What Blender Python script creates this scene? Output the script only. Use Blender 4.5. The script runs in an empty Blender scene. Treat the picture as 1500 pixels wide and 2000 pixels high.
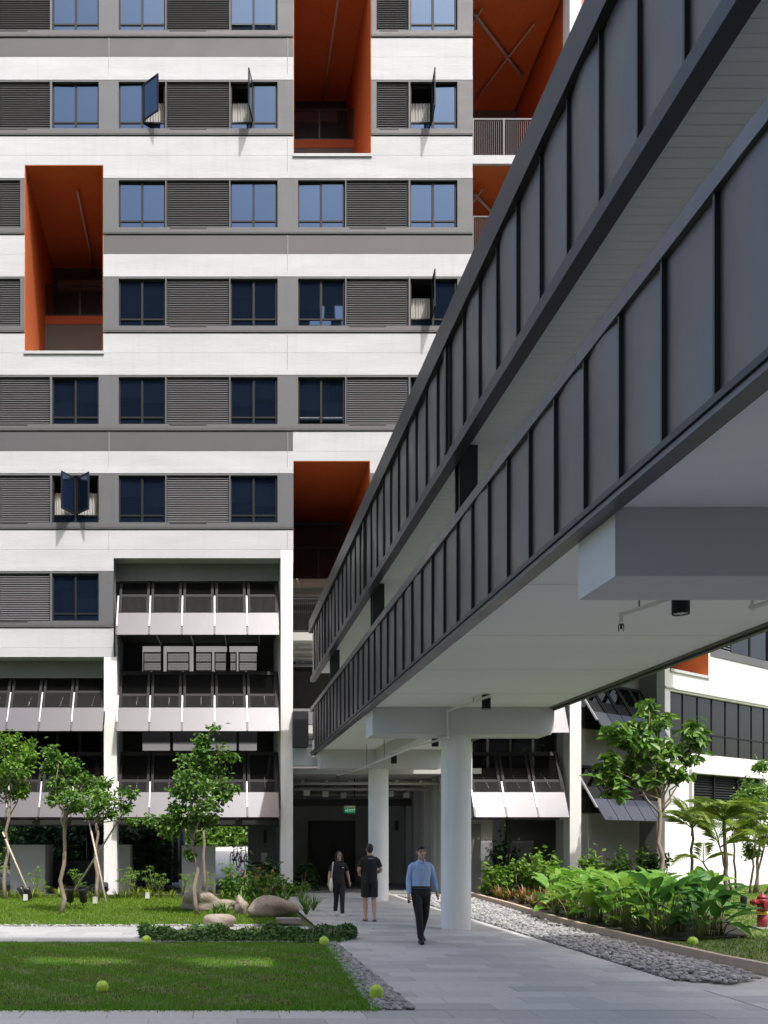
import bpy, bmesh, math, random
import numpy as np
from mathutils import Vector, Matrix
R = math.radians
scene = bpy.context.scene
col = scene.collection
random.seed(7)
RNG = np.random.default_rng(11)

# ------------------------------------------------------------ camera, sky, sun, exposure
F, CX, HY, CH = 1800.0, 415.0, 1638.0, 1.85      # focal length / principal point (photo px), eye height (m)
cam_d = bpy.data.cameras.new('camera')
cam = bpy.data.objects.new('camera', cam_d); col.objects.link(cam)
cam.location = (0, 0, CH); cam.rotation_euler = (R(90), 0, 0)
cam_d.sensor_fit = 'VERTICAL'; cam_d.sensor_height = 36; cam_d.sensor_width = 27
cam_d.lens = F / 2000 * 36
cam_d.shift_x = (750 - CX) / 2000; cam_d.shift_y = (HY - 1000) / 2000
cam_d.clip_start = 0.1; cam_d.clip_end = 2000
scene.camera = cam

SUN = Vector((0.36, -0.78, 1.47)).normalized()    # towards the sun
world = bpy.data.worlds.new('World'); scene.world = world; world.use_nodes = True
wn = world.node_tree.nodes; wl = world.node_tree.links
sky = wn.new('ShaderNodeTexSky'); sky.sky_type = 'NISHITA'; sky.sun_disc = False
sky.sun_elevation = math.asin(SUN.z); sky.sun_rotation = math.atan2(SUN.x, SUN.y)
sky.air_density = 1.0; sky.dust_density = 5.0; sky.ozone_density = 0.0
wl.new(sky.outputs[0], wn['Background'].inputs[0]); wn['Background'].inputs[1].default_value = 0.15
sl = bpy.data.lights.new('sun', 'SUN'); sl.energy = 2.0; sl.angle = R(0.53); sl.color = (1.0, 0.98, 0.955)
so = bpy.data.objects.new('sun', sl); col.objects.link(so)
so.rotation_euler = (-SUN).to_track_quat('-Z', 'Y').to_euler(); so.location = (10, -20, 60)
scene.view_settings.view_transform = 'Standard'; scene.view_settings.look = 'None'
scene.view_settings.exposure = 1.15; scene.view_settings.gamma = 1; scene.view_settings.use_curve_mapping = False
scene.render.engine = 'CYCLES'
scene.cycles.max_bounces = 10; scene.cycles.diffuse_bounces = 8; scene.cycles.glossy_bounces = 4
scene.cycles.transparent_max_bounces = 12; scene.cycles.caustics_reflective = False; scene.cycles.caustics_refractive = False

def PX(px, Y): return (px - CX) * Y / F
def PZ(py, Y): return CH - (py - HY) * Y / F
def GP(px, py, z=0.0):
    Y = F * (CH - z) / (py - HY)
    return Vector((PX(px, Y), Y, z))

# ------------------------------------------------------------ materials
MATS = {}
def mat(name, color, rough=0.6, metal=0.0, var=0.0, vscale=3.0, bump=0.0, bscale=40.0, spec=0.5, ior=None,
        island=0.0, objvar=0.0, stretch=(1, 1, 1), color2=None, translucent=0.0, emit=None, coat=0.0, streak=0.0):
    m = bpy.data.materials.new(name); m.use_nodes = True; MATS[name] = m
    nt = m.node_tree; n = nt.nodes; l = nt.links; b = n['Principled BSDF']
    b.inputs['Base Color'].default_value = (*color, 1); b.inputs['Roughness'].default_value = rough
    b.inputs['Metallic'].default_value = metal; b.inputs['Specular IOR Level'].default_value = spec
    b.inputs['Coat Weight'].default_value = coat
    if ior: b.inputs['IOR'].default_value = ior
    tc = None
    if var or bump:
        tc = n.new('ShaderNodeTexCoord'); mp = n.new('ShaderNodeMapping'); mp.inputs['Scale'].default_value = stretch
        l.new(tc.outputs['Object'], mp.inputs[0])
    src = None
    c2 = color2 if color2 else tuple(c * 0.5 for c in color)
    def mixc(fac_sock, a_sock, a_val, bval):
        mx = n.new('ShaderNodeMix'); mx.data_type = 'RGBA'
        l.new(fac_sock, mx.inputs[0])
        if a_sock: l.new(a_sock, mx.inputs[6])
        else: mx.inputs[6].default_value = (*a_val, 1)
        mx.inputs[7].default_value = (*bval, 1)
        return mx.outputs[2]
    if var:
        t = n.new('ShaderNodeTexNoise'); t.inputs['Scale'].default_value = vscale; t.inputs['Detail'].default_value = 6; t.inputs['Roughness'].default_value = 0.65
        l.new(mp.outputs[0], t.inputs[0])
        mr = n.new('ShaderNodeMapRange'); mr.inputs[1].default_value = 0.3; mr.inputs[2].default_value = 0.75; mr.inputs[3].default_value = 0; mr.inputs[4].default_value = var
        l.new(t.outputs[0], mr.inputs[0]); src = mixc(mr.outputs[0], src, color, c2)
        rr = n.new('ShaderNodeMapRange'); rr.inputs[1].default_value = 0.3; rr.inputs[2].default_value = 0.7; rr.inputs[3].default_value = max(0, rough - 0.06); rr.inputs[4].default_value = min(1, rough + 0.08)
        l.new(t.outputs[0], rr.inputs[0]); l.new(rr.outputs[0], b.inputs['Roughness'])
    if island:
        g = n.new('ShaderNodeNewGeometry'); mm = n.new('ShaderNodeMath'); mm.operation = 'MULTIPLY'; mm.inputs[1].default_value = island
        l.new(g.outputs['Random Per Island'], mm.inputs[0]); src = mixc(mm.outputs[0], src, color, c2)
    if objvar:
        oi = n.new('ShaderNodeObjectInfo'); mm = n.new('ShaderNodeMath'); mm.operation = 'MULTIPLY'; mm.inputs[1].default_value = objvar
        l.new(oi.outputs['Random'], mm.inputs[0]); src = mixc(mm.outputs[0], src, color, c2)
    if streak:      # faint run-off marks, long in z
        mp2 = n.new('ShaderNodeMapping'); mp2.inputs['Scale'].default_value = (5.5, 5.5, 0.35); l.new(tc.outputs['Object'], mp2.inputs[0])
        t3 = n.new('ShaderNodeTexNoise'); t3.inputs['Scale'].default_value = 1.0; t3.inputs['Detail'].default_value = 5; l.new(mp2.outputs[0], t3.inputs[0])
        m3 = n.new('ShaderNodeMapRange'); m3.inputs[1].default_value = 0.52; m3.inputs[2].default_value = 0.78; m3.inputs[4].default_value = streak; l.new(t3.outputs[0], m3.inputs[0])
        src = mixc(m3.outputs[0], src, color, tuple(c * 0.55 for c in color))
    if src: l.new(src, b.inputs['Base Color'])
    if bump:
        t2 = n.new('ShaderNodeTexNoise'); t2.inputs['Scale'].default_value = bscale; t2.inputs['Detail'].default_value = 4
        l.new(mp.outputs[0], t2.inputs[0])
        bp = n.new('ShaderNodeBump'); bp.inputs['Strength'].default_value = min(1, bump); bp.inputs['Distance'].default_value = 0.02 if bump <= 1 else 0.02 * bump
        l.new(t2.outputs[0], bp.inputs['Height']); l.new(bp.outputs[0], b.inputs['Normal'])
    if translucent:
        tr = n.new('ShaderNodeBsdfTranslucent'); ms = n.new('ShaderNodeMixShader'); ms.inputs[0].default_value = translucent
        if src: l.new(src, tr.inputs[0])
        else: tr.inputs[0].default_value = (*color, 1)
        l.new(b.outputs[0], ms.inputs[1]); l.new(tr.outputs[0], ms.inputs[2]); l.new(ms.outputs[0], n['Material Output'].inputs[0])
    if emit:
        b.inputs['Emission Color'].default_value = (*emit[0], 1); b.inputs['Emission Strength'].default_value = emit[1]
    return m

mat('white_paint', (0.495, 0.508, 0.53), 0.8, var=0.8, vscale=0.9, streak=0.16, color2=(0.405, 0.414, 0.43), bump=0.25, bscale=9, stretch=(0.45, 1, 2.2))
mat('grey_paint', (0.092, 0.095, 0.103), 0.65, var=0.6, vscale=1.1, streak=0.35, color2=(0.125, 0.128, 0.138), bump=0.15, bscale=20, stretch=(0.6, 1, 1.6))
mat('mid_grey_paint', (0.07, 0.07, 0.075), 0.65, var=0.6, vscale=1.5, color2=(0.10, 0.10, 0.106))
mat('sill_grey', (0.085, 0.085, 0.09), 0.6, var=0.4, vscale=3, color2=(0.12, 0.12, 0.125))
mat('joint', (0.09, 0.09, 0.09), 0.8)
mat('orange_paint', (0.54, 0.13, 0.03), 0.65, var=0.5, vscale=1.2, streak=0.25, color2=(0.45, 0.10, 0.025))
mat('frame_dark', (0.012, 0.012, 0.013), 0.6, spec=0.25)
mat('glass', (0.006, 0.010, 0.020), 0.02, spec=0.5, ior=2.0, bump=0.02, bscale=1.4)
MATS['glass'].node_tree.nodes['Principled BSDF'].inputs['Specular Tint'].default_value = (0.36, 0.58, 0.96, 1)
mat('glass_clear', (0.008, 0.008, 0.009), 0.03, spec=0.5, ior=1.4, bump=0.02, bscale=1.2)
mat('slat_metal', (0.14, 0.14, 0.15), 0.45, metal=0.3)
mat('dark_void', (0.03, 0.03, 0.03), 0.9)
mat('interior_grey', (0.20, 0.20, 0.195), 0.8, var=0.3, vscale=0.8)
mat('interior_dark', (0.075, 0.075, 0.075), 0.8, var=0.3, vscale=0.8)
mat('concrete', (0.45, 0.45, 0.43), 0.75, var=0.35, vscale=1.3, color2=(0.36, 0.36, 0.34), bump=0.1, bscale=30)
mat('beam_grey', (0.58, 0.58, 0.585), 0.7, var=0.3, vscale=1.2, color2=(0.52, 0.52, 0.525))
mat('soffit', (0.88, 0.88, 0.865), 0.7, var=0.7, vscale=0.5, color2=(0.78, 0.78, 0.755), stretch=(0.35, 1.6, 1))
mat('charcoal_metal', (0.165, 0.152, 0.142), 0.40, metal=0.7, var=0.25, vscale=0.9, streak=0.08, color2=(0.14, 0.13, 0.122), bump=1.6, bscale=0.9, stretch=(1, 1, 0.35))
mat('charcoal_trim', (0.06, 0.06, 0.066), 0.4, metal=0.5)
mat('dark_steel', (0.045, 0.046, 0.052), 0.45, metal=0.4)
mat('rail_metal', (0.17, 0.17, 0.18), 0.35, metal=0.75, var=0.3, vscale=2)
mat('deck_metal', (0.90, 0.91, 0.88), 0.5, var=0.2, vscale=2, objvar=0.35, color2=(0.82, 0.83, 0.80))
mat('awning_panel', (0.082, 0.082, 0.09), 0.40, metal=0.45, bump=0.35, bscale=0.6)
mat('awning_mesh', (0.006, 0.006, 0.006), 0.8, spec=0.1)
mat('arm_metal', (0.42, 0.42, 0.44), 0.4, metal=0.3)
mat('expanded_mesh', (0.05, 0.05, 0.055), 0.5)
mat('pipe_white', (0.72, 0.71, 0.68), 0.5)
mat('pipe_dull', (0.42, 0.41, 0.39), 0.6)
mat('door_dark', (0.028, 0.027, 0.026), 0.5)
mat('curtain', (0.46, 0.455, 0.44), 0.9, var=0.5, vscale=6, stretch=(3, 1, 0.3), color2=(0.30, 0.295, 0.285))
mat('paver', (0.57, 0.555, 0.53), 0.62, var=0.35, vscale=14, objvar=0.75, color2=(0.33, 0.325, 0.325), bump=0.12, bscale=120)
mat('mortar', (0.16, 0.16, 0.155), 0.9)
mat('pale_paver', (0.42, 0.42, 0.415), 0.6, var=0.3, vscale=10, objvar=0.8, color2=(0.32, 0.32, 0.32))
mat('soil', (0.022, 0.015, 0.010), 0.95, var=0.6, vscale=12, bump=0.8, bscale=30)
mat('turf_base', (0.10, 0.17, 0.035), 0.95, var=0.9, vscale=2.2, color2=(0.11, 0.08, 0.045), bump=0.6, bscale=60)
mat('grass', (0.21, 0.42, 0.04), 0.6, island=0.8, color2=(0.12, 0.28, 0.03), translucent=0.4, spec=0.3)
mat('dry_grass', (0.20, 0.13, 0.06), 0.8, island=0.8, color2=(0.12, 0.07, 0.04), translucent=0.2)
mat('grass_bright', (0.20, 0.33, 0.025), 0.6, island=0.8, color2=(0.075, 0.15, 0.014), translucent=0.35, spec=0.3)
mat('far_ground', (0.12, 0.14, 0.06), 0.95, var=0.6, vscale=0.4, color2=(0.07, 0.09, 0.03))
mat('pebble', (0.40, 0.395, 0.385), 0.65, island=0.95, color2=(0.13, 0.13, 0.135))
mat('kerb', (0.52, 0.41, 0.31), 0.8, var=0.6, vscale=5, color2=(0.36, 0.28, 0.21), bump=0.3, bscale=25)
mat('leaf_tree', (0.07, 0.19, 0.022), 0.5, island=0.9, color2=(0.16, 0.28, 0.04), translucent=0.3, spec=0.5)
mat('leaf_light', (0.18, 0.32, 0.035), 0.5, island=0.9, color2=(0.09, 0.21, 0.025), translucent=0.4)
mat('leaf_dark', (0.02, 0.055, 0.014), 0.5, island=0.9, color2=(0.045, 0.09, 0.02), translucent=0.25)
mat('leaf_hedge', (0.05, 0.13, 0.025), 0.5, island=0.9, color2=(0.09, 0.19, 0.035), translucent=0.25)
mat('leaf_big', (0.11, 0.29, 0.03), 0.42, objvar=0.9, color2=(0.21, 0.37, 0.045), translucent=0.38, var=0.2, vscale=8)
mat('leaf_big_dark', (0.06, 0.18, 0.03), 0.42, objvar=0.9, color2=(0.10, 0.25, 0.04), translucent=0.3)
mat('leaf_red', (0.23, 0.085, 0.03), 0.5, island=0.95, color2=(0.12, 0.17, 0.03), translucent=0.3)
mat('leaf_yellow', (0.26, 0.33, 0.03), 0.5, island=0.8, color2=(0.13, 0.22, 0.02), translucent=0.45)
mat('palm_leaf', (0.27, 0.37, 0.045), 0.45, island=0.7, color2=(0.08, 0.18, 0.02), translucent=0.4)
mat('red_flower', (0.45, 0.06, 0.03), 0.6, island=0.5, color2=(0.5, 0.18, 0.05))
mat('stem_green', (0.17, 0.20, 0.05), 0.6)
mat('bark', (0.33, 0.27, 0.215), 0.9, var=0.7, vscale=9, color2=(0.17, 0.135, 0.105), bump=0.6, bscale=30, stretch=(1, 1, 0.4))
mat('palm_trunk', (0.12, 0.10, 0.07), 0.8, var=0.7, vscale=14, color2=(0.22, 0.19, 0.14), stretch=(0.2, 0.2, 2.5))
mat('stake_wood', (0.55, 0.47, 0.38), 0.8, var=0.4, vscale=6)
mat('rock', (0.38, 0.31, 0.25), 0.85, var=0.9, vscale=3.5, color2=(0.19, 0.155, 0.125), bump=1.0, bscale=16)
mat('stone_slab', (0.30, 0.28, 0.26), 0.8, var=0.5, vscale=8)
mat('lamp_dome', (0.42, 0.60, 0.06), 0.45, var=0.2, vscale=9, color2=(0.33, 0.5, 0.05))
mat('black_plastic', (0.012, 0.012, 0.013), 0.4)
mat('box_grey', (0.55, 0.55, 0.53), 0.6)
mat('hydrant_red', (0.26, 0.02, 0.03), 0.4, var=0.4, vscale=9, color2=(0.18, 0.02, 0.025))
mat('hydrant_yellow', (0.75, 0.48, 0.02), 0.45)
mat('exit_green', (0.0, 0.22, 0.09), 0.4, emit=((0.0, 0.3, 0.12), 0.12))
mat('exit_white', (0.85, 0.9, 0.85), 0.4, emit=((0.8, 1.0, 0.85), 0.12))
mat('sign_cream', (0.75, 0.72, 0.55), 0.6)
mat('lamp_lens', (0.8, 0.8, 0.72), 0.3)
mat('skin', (0.50, 0.30, 0.21), 0.55)
mat('hair', (0.012, 0.010, 0.009), 0.45)
mat('shirt_blue', (0.36, 0.50, 0.74), 0.8, var=0.4, vscale=9, color2=(0.28, 0.41, 0.66), bump=2.0, bscale=7, stretch=(1, 1, .6))
mat('cloth_black', (0.010, 0.010, 0.012), 0.8, bump=0.6, bscale=12)
mat('cloth_navy', (0.014, 0.013, 0.018), 0.8, bump=0.6, bscale=12)
mat('bag_white', (0.75, 0.73, 0.70), 0.8)
mat('shoe_white', (0.65, 0.64, 0.62), 0.6)
mat('lip', (0.32, 0.12, 0.10), 0.5)
mat('green_panel', (0.10, 0.45, 0.16), 0.5)

# ------------------------------------------------------------ mesh helpers
class MB:
    def __init__(s): s.v = []; s.f = []; s.sm = []
    def add(s, vs, fs, smooth=False):
        o = len(s.v); s.v += [tuple(v) for v in vs]; s.f += [tuple(i + o for i in f) for f in fs]; s.sm += [smooth] * len(fs); return s
    def box(s, x0, x1, y0, y1, z0, z1):
        return s.add([(x0, y0, z0), (x1, y0, z0), (x1, y1, z0), (x0, y1, z0), (x0, y0, z1), (x1, y0, z1), (x1, y1, z1), (x0, y1, z1)],
                     [(0, 3, 2, 1), (4, 5, 6, 7), (0, 1, 5, 4), (1, 2, 6, 5), (2, 3, 7, 6), (3, 0, 4, 7)])
    def obox(s, M, sx, sy, sz):      # oriented box, centred, matrix M
        vs = [M @ Vector((a * sx / 2, b * sy / 2, c * sz / 2)) for c in (-1, 1) for a, b in ((-1, -1), (1, -1), (1, 1), (-1, 1))]
        return s.add(vs, [(0, 3, 2, 1), (4, 5, 6, 7), (0, 1, 5, 4), (1, 2, 6, 5), (2, 3, 7, 6), (3, 0, 4, 7)])
    def bar(s, a, b, w, h=None):     # rectangular bar from a to b
        a = Vector(a); b = Vector(b); d = b - a; L = d.length
        M = Matrix.Translation((a + b) / 2) @ d.to_track_quat('Y', 'Z').to_matrix().to_4x4()
        return s.obox(M, w, L, h or w)
    def tube(s, pts, rad, n=8, cap=True, smooth=True):
        pts = [Vector(p) for p in pts]; rad = rad if hasattr(rad, '__len__') else [rad] * len(pts)
        vs = []; up = None
        for i, p in enumerate(pts):
            t = (pts[min(i + 1, len(pts) - 1)] - pts[max(i - 1, 0)]).normalized()
            if up is None: up = t.orthogonal().normalized()
            up = (up - t * up.dot(t));
            up = up.normalized() if up.length > 1e-5 else t.orthogonal().normalized()
            w = t.cross(up)
            for k in range(n):
                a = 2 * math.pi * k / n
                vs.append(p + (up * math.cos(a) + w * math.sin(a)) * rad[i])
        fs = [(i * n + k, i * n + (k + 1) % n, (i + 1) * n + (k + 1) % n, (i + 1) * n + k) for i in range(len(pts) - 1) for k in range(n)]
        s.add(vs, fs, smooth)
        if cap:
            o = len(s.v) - len(vs)
            s.f.append(tuple(o + k for k in reversed(range(n)))); s.f.append(tuple(o + (len(pts) - 1) * n + k for k in range(n))); s.sm += [False, False]
        return s
    def loft(s, rings, n=16, smooth=True):   # rings: (centre, rx, ry) horizontal ellipses, closed ends
        vs = [(c[0] + rx * math.cos(2 * math.pi * k / n), c[1] + ry * math.sin(2 * math.pi * k / n), c[2]) for c, rx, ry in rings for k in range(n)]
        m = len(rings)
        fs = [(i * n + k, i * n + (k + 1) % n, (i + 1) * n + (k + 1) % n, (i + 1) * n + k) for i in range(m - 1) for k in range(n)]
        fs += [tuple(reversed(range(n))), tuple((m - 1) * n + k for k in range(n))]
        return s.add(vs, fs, smooth)
    def ell(s, c, rx, ry, rz, n=14, m=9):
        rings = []
        for i in range(m):
            a = -math.pi / 2 + math.pi * (i + 0.35) / (m - 0.3)
            rings.append(((c[0], c[1], c[2] + rz * math.sin(a)), max(1e-3, rx * math.cos(a)), max(1e-3, ry * math.cos(a))))
        return s.loft(rings, n)
    def prism(s, poly, y0, y1, axis='y'):    # poly in (x,z), extruded along y
        n = len(poly)
        if axis == 'y': vs = [(p[0], y0, p[1]) for p in poly] + [(p[0], y1, p[1]) for p in poly]
        elif axis == 'z': vs = [(p[0], p[1], y0) for p in poly] + [(p[0], p[1], y1) for p in poly]
        else: vs = [(y0, p[0], p[1]) for p in poly] + [(y1, p[0], p[1]) for p in poly]
        fs = [tuple(range(n)), tuple(reversed(range(n, 2 * n)))] + [(i, i + n, (i + 1) % n + n, (i + 1) % n) for i in range(n)]
        return s.add(vs, fs)
    def mesh(s, name, m, origin=(0, 0, 0), fixn=True):
        me = bpy.data.meshes.new(name); o = Vector(origin)
        me.from_pydata([(v[0] - o[0], v[1] - o[1], v[2] - o[2]) for v in s.v], [], s.f)
        me.polygons.foreach_set('use_smooth', s.sm)
        if fixn and len(s.f) < 20000:
            bm = bmesh.new(); bm.from_mesh(me); bmesh.ops.recalc_face_normals(bm, faces=bm.faces); bm.to_mesh(me); bm.free()
        me.materials.append(MATS[m]); me.update(); return me
    def build(s, name, m, parent=None, origin=None, **kw):
        o = worigin(parent) if origin is None else Vector(origin)
        ob = bpy.data.objects.new(name, s.mesh(name, m, o, **kw)); col.objects.link(ob)
        if parent is not None: ob.parent = parent
        if origin is not None: ob.location = o - worigin(parent)
        return ob
def worigin(o):
    p = Vector((0, 0, 0))
    while o is not None: p += o.location; o = o.parent
    return p
def tag(o, label=None, cat=None, group=None, kind=None):
    if label: o['label'] = label
    if cat: o['category'] = cat
    if group: o['group'] = group
    if kind: o['kind'] = kind
    return o
def thing(name, label, cat, loc, group=None):
    o = bpy.data.objects.new(name, None); col.objects.link(o); o.location = loc; o.empty_display_size = 0.2
    return tag(o, label, cat, group)
def inst(name, me, parent, loc, rot=None, scale=None):   # share a mesh; loc in world space
    o = bpy.data.objects.new(name, me); col.objects.link(o); o.parent = parent
    o.location = Vector(loc) - worigin(parent)
    if rot is not None: o.rotation_euler = rot
    if scale is not None: o.scale = scale
    return o
def npmesh(name, V, Fc, m, smooth=False):
    me = bpy.data.meshes.new(name); k = Fc.shape[1]
    me.vertices.add(len(V)); me.vertices.foreach_set('co', np.ascontiguousarray(V, dtype=np.float32).ravel())
    me.loops.add(Fc.size); me.loops.foreach_set('vertex_index', np.ascontiguousarray(Fc, dtype=np.int32).ravel())
    me.polygons.add(len(Fc)); me.polygons.foreach_set('loop_start', np.arange(0, Fc.size, k, dtype=np.int32))
    me.polygons.foreach_set('loop_total', np.full(len(Fc), k, dtype=np.int32))
    me.polygons.foreach_set('use_smooth', np.full(len(Fc), smooth))
    me.materials.append(MATS[m]); me.update(calc_edges=True); return me
def struct(o): o['kind'] = 'structure'; return o

mat('screen_bar', (0.022, 0.022, 0.023), 0.7, spec=0.2)
mat('tower_grey', (0.07, 0.065, 0.06), 0.8, var=0.4, vscale=.3)
mat('tower_white', (0.16, 0.15, 0.14), 0.8, var=0.4, vscale=.3)
mat('porch_wall', (0.42, 0.42, 0.40), 0.8, var=0.3, vscale=0.8)
mat('gutter_dark', (0.035, 0.035, 0.038), 0.4, metal=0.4)
mat('column_white', (0.80, 0.80, 0.79), 0.7, var=0.5, vscale=1.2, streak=0.3, color2=(0.70, 0.70, 0.685), bump=0.1, bscale=14, stretch=(1, 1, 0.4))
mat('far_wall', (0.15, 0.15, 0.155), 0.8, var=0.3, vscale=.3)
# ------------------------------------------------------------ the residential block
FY = 30.5
def fx(px): return PX(px, FY)
def fz(py): return PZ(py, FY)
def grid_wall(x0, x1, y0, y1, holes, yf, th, mapY=FY, mb=None):
    """slab with rectangular openings; x/y in photo pixels on the plane at distance mapY"""
    mb = mb or MB()
    xs = sorted({x0, x1} | {min(max(h[k], x0), x1) for h in holes for k in (0, 1)})
    ys = sorted({y0, y1} | {min(max(h[k], y0), y1) for h in holes for k in (2, 3)})
    def solid(i, j):
        if i < 0 or j < 0 or i >= len(xs) - 1 or j >= len(ys) - 1: return False
        cx = (xs[i] + xs[i + 1]) / 2; cy = (ys[j] + ys[j + 1]) / 2
        return not any(h[0] < cx < h[1] and h[2] < cy < h[3] for h in holes)
    X = [PX(x, mapY) for x in xs]; Z = [PZ(y, mapY) for y in ys]
    for i in range(len(xs) - 1):
        for j in range(len(ys) - 1):
            if not solid(i, j): continue
            a, b, t, u = X[i], X[i + 1], Z[j], Z[j + 1]; f, k = yf, yf + th
            mb.add([(a, f, u), (b, f, u), (b, f, t), (a, f, t)], [(0, 1, 2, 3)]); mb.add([(a, k, u), (b, k, u), (b, k, t), (a, k, t)], [(3, 2, 1, 0)])
            if not solid(i - 1, j): mb.add([(a, f, u), (a, k, u), (a, k, t), (a, f, t)], [(3, 2, 1, 0)])
            if not solid(i + 1, j): mb.add([(b, f, u), (b, k, u), (b, k, t), (b, f, t)], [(0, 1, 2, 3)])
            if not solid(i, j - 1): mb.add([(a, f, t), (b, f, t), (b, k, t), (a, k, t)], [(0, 1, 2, 3)])
            if not solid(i, j + 1): mb.add([(a, f, u), (b, f, u), (b, k, u), (a, k, u)], [(3, 2, 1, 0)])
    return mb
def wall_parts(x0, x1, y0, y1, holes, yf, th, name, m, parent):
    cuts = sorted((h[0], h[1]) for h in LOGS if h[2] <= y0 and h[3] >= y1 and h[0] < x1 and h[1] > x0)
    a = x0
    for c in cuts + [(x1, x1)]:
        if c[0] - a > 1: grid_wall(a, c[0], y0, y1, holes, yf, th).build(name, m, parent)
        a = c[1]

block = thing('residential_block', 'tall white and grey banded apartment block with blue windows and orange loggias', 'building', (0, FY, 0))
LOGS = [(573, 725, -63, 303), (48, 202, 322, 688), (573, 723, 900, 1100)]
XL, XR = -260, 923
ROWS = {  # row: (window top, bottom, [(kind, x0, x1, variant)])
 0: (-32, 60, [('L', -24, 98), ('W', 102, 193), ('W', 232, 323), ('L', 325, 448), ('W', 450, 542, 'vent'), ('L', 735, 798), ('W', 801, 893)]),
 1: (161, 252, [('L', -24, 98), ('W', 102, 193), ('W', 232, 323, 'right40'), ('L', 325, 448), ('W', 450, 542, 'left77'), ('L', 735, 798), ('W', 801, 893, 'left84')]),
 2: (353, 445, [('L', -82, 40), ('W', 232, 323), ('L', 325, 448), ('W', 450, 542), ('W', 582, 674), ('L', 676, 798), ('W', 801, 893)]),
 3: (545, 637, [('L', -82, 40), ('W', 232, 323), ('L', 325, 448), ('W', 450, 542), ('W', 582, 674), ('L', 676, 798), ('W', 801, 893, 'left84')]),
 4: (737, 829, [('L', -24, 98), ('W', 102, 193), ('W', 232, 323), ('L', 325, 448), ('W', 450, 542), ('W', 582, 674, 'vent'), ('L', 676, 798), ('W', 801, 893)]),
 5: (929, 1021, [('L', -24, 98), ('W', 102, 193, 'both'), ('W', 232, 323), ('L', 325, 448), ('W', 450, 542), ('L', 735, 798), ('W', 801, 893)]),
 6: (1120, 1213, [('L', -24, 98), ('W', 102, 193)]),
}
# shared window / louvre meshes (origin: lower left corner on the frame's front)
WW, WH, TR = 91 * FY / F, 91.5 * FY / F, 0.255
def frame_mesh():
    m = MB(); t = 0.05; d = 0.07
    m.box(0, t, 0, d, 0, WH); m.box(WW - t, WW, 0, d, 0, WH); m.box(t, WW - t, 0.001, d, 0, t); m.box(t, WW - t, 0.001, d, WH - t, WH)
    m.box(WW / 2 - 0.035, WW / 2 + 0.035, -0.006, d, t, WH - t)
    m.box(t, WW / 2 - 0.035, 0.003, d, TR - 0.025, TR + 0.025); m.box(WW / 2 + 0.035, WW - t, 0.003, d, TR - 0.025, TR + 0.025)
    return m.mesh('window_frame', 'frame_dark')
PW = WW / 2 - 0.035 - 0.05
PH = WH - 0.05 - TR - 0.025
def pane_mesh(h):
    return MB().box(0, PW, 0, 0.012, 0, h).mesh('pane', 'glass')
def sash_mesh():     # opening casement: rim only, hinged on x = 0, swinging towards +x
    m = MB(); t = 0.05
    m.box(0, t, -0.02, 0.02, 0, PH); m.box(PW - t, PW, -0.02, 0.02, 0, PH); m.box(t, PW - t, -0.019, 0.019, 0, t); m.box(t, PW - t, -0.019, 0.019, PH - t, PH)
    return m.mesh('sash', 'frame_dark')
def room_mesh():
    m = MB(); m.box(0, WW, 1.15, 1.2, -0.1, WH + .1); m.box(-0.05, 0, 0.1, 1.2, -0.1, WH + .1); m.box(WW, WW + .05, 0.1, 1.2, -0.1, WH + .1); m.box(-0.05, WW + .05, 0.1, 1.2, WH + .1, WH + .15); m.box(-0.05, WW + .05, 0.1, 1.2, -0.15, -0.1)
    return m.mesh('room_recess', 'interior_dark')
def curtain_mesh():
    n = 40; vs = []; 
    for i in range(n + 1):
        x = WW * 0.46 * i / n; y = 0.03 * math.sin(i * 1.25) + 0.012 * math.sin(i * 2.9)
        vs += [(x, y, 0), (x, y, WH * 0.7)]
    return MB().add(vs, [(2 * i, 2 * i + 2, 2 * i + 3, 2 * i + 1) for i in range(n)], True).mesh('curtain', 'curtain', fixn=False)
ME_F, ME_P, ME_PS, ME_S, ME_R, ME_C = frame_mesh(), pane_mesh(PH), pane_mesh(TR - 0.025 - 0.05), sash_mesh(), room_mesh(), curtain_mesh()
def louvre_meshes(pxw):
    w = pxw * FY / F; m = MB(); n = 20
    for i in range(n):
        z = 0.03 + (WH - 0.06) * (i + 0.5) / n
        M = Matrix.Translation((w / 2, 0.045, z)) @ Matrix.Rotation(R(-38), 4, 'X')
        m.obox(M, w - 0.05, 0.012, 0.066)
    fr = MB(); fr.box(0, 0.025, 0, 0.1, 0, WH); fr.box(w - 0.025, w, 0, 0.1, 0, WH); fr.box(0.025, w - 0.025, 0.19, 0.2, 0, WH)
    for k in (0.33, 0.67): fr.box(w * k - 0.012, w * k + 0.012, 0.085, 0.11, 0, WH)
    return fr.mesh('louvre_frame', 'dark_void'), m.mesh('slats', 'slat_metal')
LV = {}
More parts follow.
